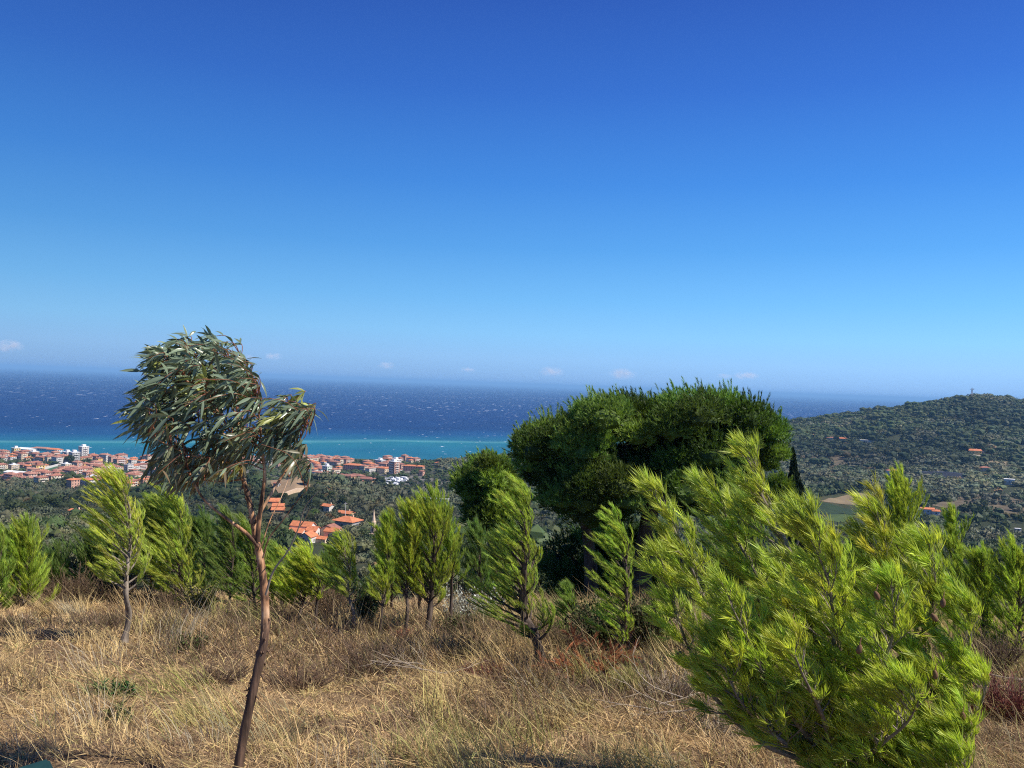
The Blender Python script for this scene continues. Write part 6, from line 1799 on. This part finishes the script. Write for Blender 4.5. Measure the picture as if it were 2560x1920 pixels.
def dead_twigs(px, py, label, seed, n=8, spread=60):
    rng = np.random.default_rng(seed)
    p = hit(px, py)
    g = Geo()
    for k in range(n):
        b = hit(px + rng.uniform(-1, 1) * spread, py + rng.uniform(-.2, .2) * spread) + np.array([0, 0, rng.uniform(.05, .2)])
        D = np.array([rng.choice([-1, 1]) * rng.uniform(.6, 1), rng.uniform(-.3, .3), rng.uniform(-.02, .3)])
        br = grow(b[None], D[None], np.array([rng.uniform(.3, .75)]), 9, rng.normal(size=3) * np.array([.4, .3, .2]), .35, rng, .09)
        g.tubes(br, np.linspace(.006, .002, 9)[None], 5)
        Q, tq = on_paths(br, np.zeros(4, int), np.linspace(.3, .9, 4))
        tw = grow(Q, tq + rng.normal(size=(4, 3)) * .5, np.full(4, .18), 6, np.zeros(3), 0, rng, .12)
        g.tubes(tw, np.full((4, 1), .0025) * np.linspace(1, .5, 6), 4)
    tag(obj('dead_branch', g.mesh('dead_branch', [M['twig_dry']], tuple(p)), loc=tuple(p)), label, 'branches')
dead_twigs(1420, 1565, 'bleached bare twigs lying in the grass left of the yellow-green pine', 5, 7, 60)
dead_twigs(940, 1480, 'few pale broken stalks in the middle of the meadow', 6, 5, 40)
dead_twigs(2190, 1500, 'pale forked twig beside the maroon shrub', 7, 4, 25)

# green weeds and a spiky plant
def leafy_plant(px, py, hpx, n, label, col, name='green_plant', spike=False, seed=0, spread=.12):
    rng = np.random.default_rng(700 + seed)
    p = hit(px, py); h = metres(hpx, p[1])
    root = thing(name, label, 'plant', tuple(p))
    g, gs = Geo(), Geo()
    if spike:
        a = rng.uniform(0, 6.28, n); e = rng.uniform(.35, 1.3, n)
        d = np.stack([np.cos(a) * np.cos(e), np.sin(a) * np.cos(e), np.sin(e)], -1)
        g.needles(p + d * .02, d, h * rng.uniform(.8, 1.1, n), np.full(n, h * .07), np.array(col) * rng.uniform(.7, 1.4, (n, 1)), rng, bend=np.array([0, 0, -.1]) + d * .2)
        gs.tubes([p + np.array([0, 0, -.03]), p + np.array([0, 0, h * .1])], [h * .06, h * .05], 6)
    else:
        P0 = p + rng.normal(size=(n, 3)) * np.array([spread, spread * .6, 0]); 
        st = grow(P0, np.array([-.1, 0, 1.0]) + rng.normal(size=(n, 3)) * .22, h * rng.uniform(.6, 1.1, n), 6, np.array([-.2, 0, 0]), .2, rng, .03)
        gs.tubes(st, np.full((n, 1), .003) * np.linspace(1, .5, 6), 4)
        m = n * 13; idx = np.repeat(np.arange(n), 13); Q, tq = on_paths(st, idx, rng.uniform(.1, 1, m))
        r = nrm(rng.normal(size=(m, 3)))
        g.needles(Q, tq * .6 + r * .8, np.full(m, h * .32) * rng.uniform(.7, 1.2, m), np.full(m, h * .10), np.array(col) * rng.uniform(.6, 1.5, (m, 1)), rng, bend=r * .4)
    gs.part('stem', [M['trunk_far']], root); g.part('leaf', [M['scrub']], root)
leafy_plant(246, 1506, 34, 22, 'fresh green leafy weed in the straw at the left', (.045, .11, .035), seed=1, spread=.09)
leafy_plant(262, 1560, 40, 12, 'dull yellow-green weed just below the fresh green one', (.13, .14, .05), seed=2, spread=.05)
leafy_plant(625, 1610, 16, 8, 'tiny green weed right of the eucalyptus base', (.05, .12, .04), seed=3, spread=.03)
leafy_plant(1156, 1342, 40, 40, 'small spiky rosette plant by the thick leaning trunk', (.15, .19, .06), 'spiky_plant', True, 4)

# the green painted metal post top at the bottom edge
def green_post():
    p = at(158, 1660, 2.75)
    rz = R_(38)
    z0 = ground(p[0], p[1])
    topz = at(150, 1641, 2.75)[2]
    root = thing('metal_post', 'dark green painted metal post top with bolts at the bottom edge', 'post', (p[0], p[1], z0))
    h = topz - z0
    import bmesh as bmm
    bm = bmm.new(); bmm.ops.create_cube(bm, size=1)
    for v in bm.verts: v.co = (v.co.x * .125, v.co.y * .125, (v.co.z + .5) * (h + .3) - .3)
    bmm.ops.bevel(bm, geom=[e for e in bm.edges], offset=.008, segments=3, affect='EDGES')
    me = bpy.data.meshes.new('body'); bm.to_mesh(me); bm.free(); me.materials.append(M['green_paint'])
    o = obj('body', me, root); 
    root.rotation_euler = (0, R_(-6), rz)
    for dx, dy in ((-.035, -.03), (-.035, .03), (.035, -.03)):
        bm = bmm.new(); bmm.ops.create_cone(bm, segments=6, radius1=.007, radius2=.006, depth=.007, cap_ends=True)
        me = bpy.data.meshes.new('bolt'); bm.to_mesh(me); bm.free(); me.materials.append(M['metal_grey'])
        obj('bolt', me, root, (dx, dy, h + .0032))
M['green_paint'] = plain('green_paint', (.012, .042, .032), .45, .3, 14, .4, 0, .1)
green_post()
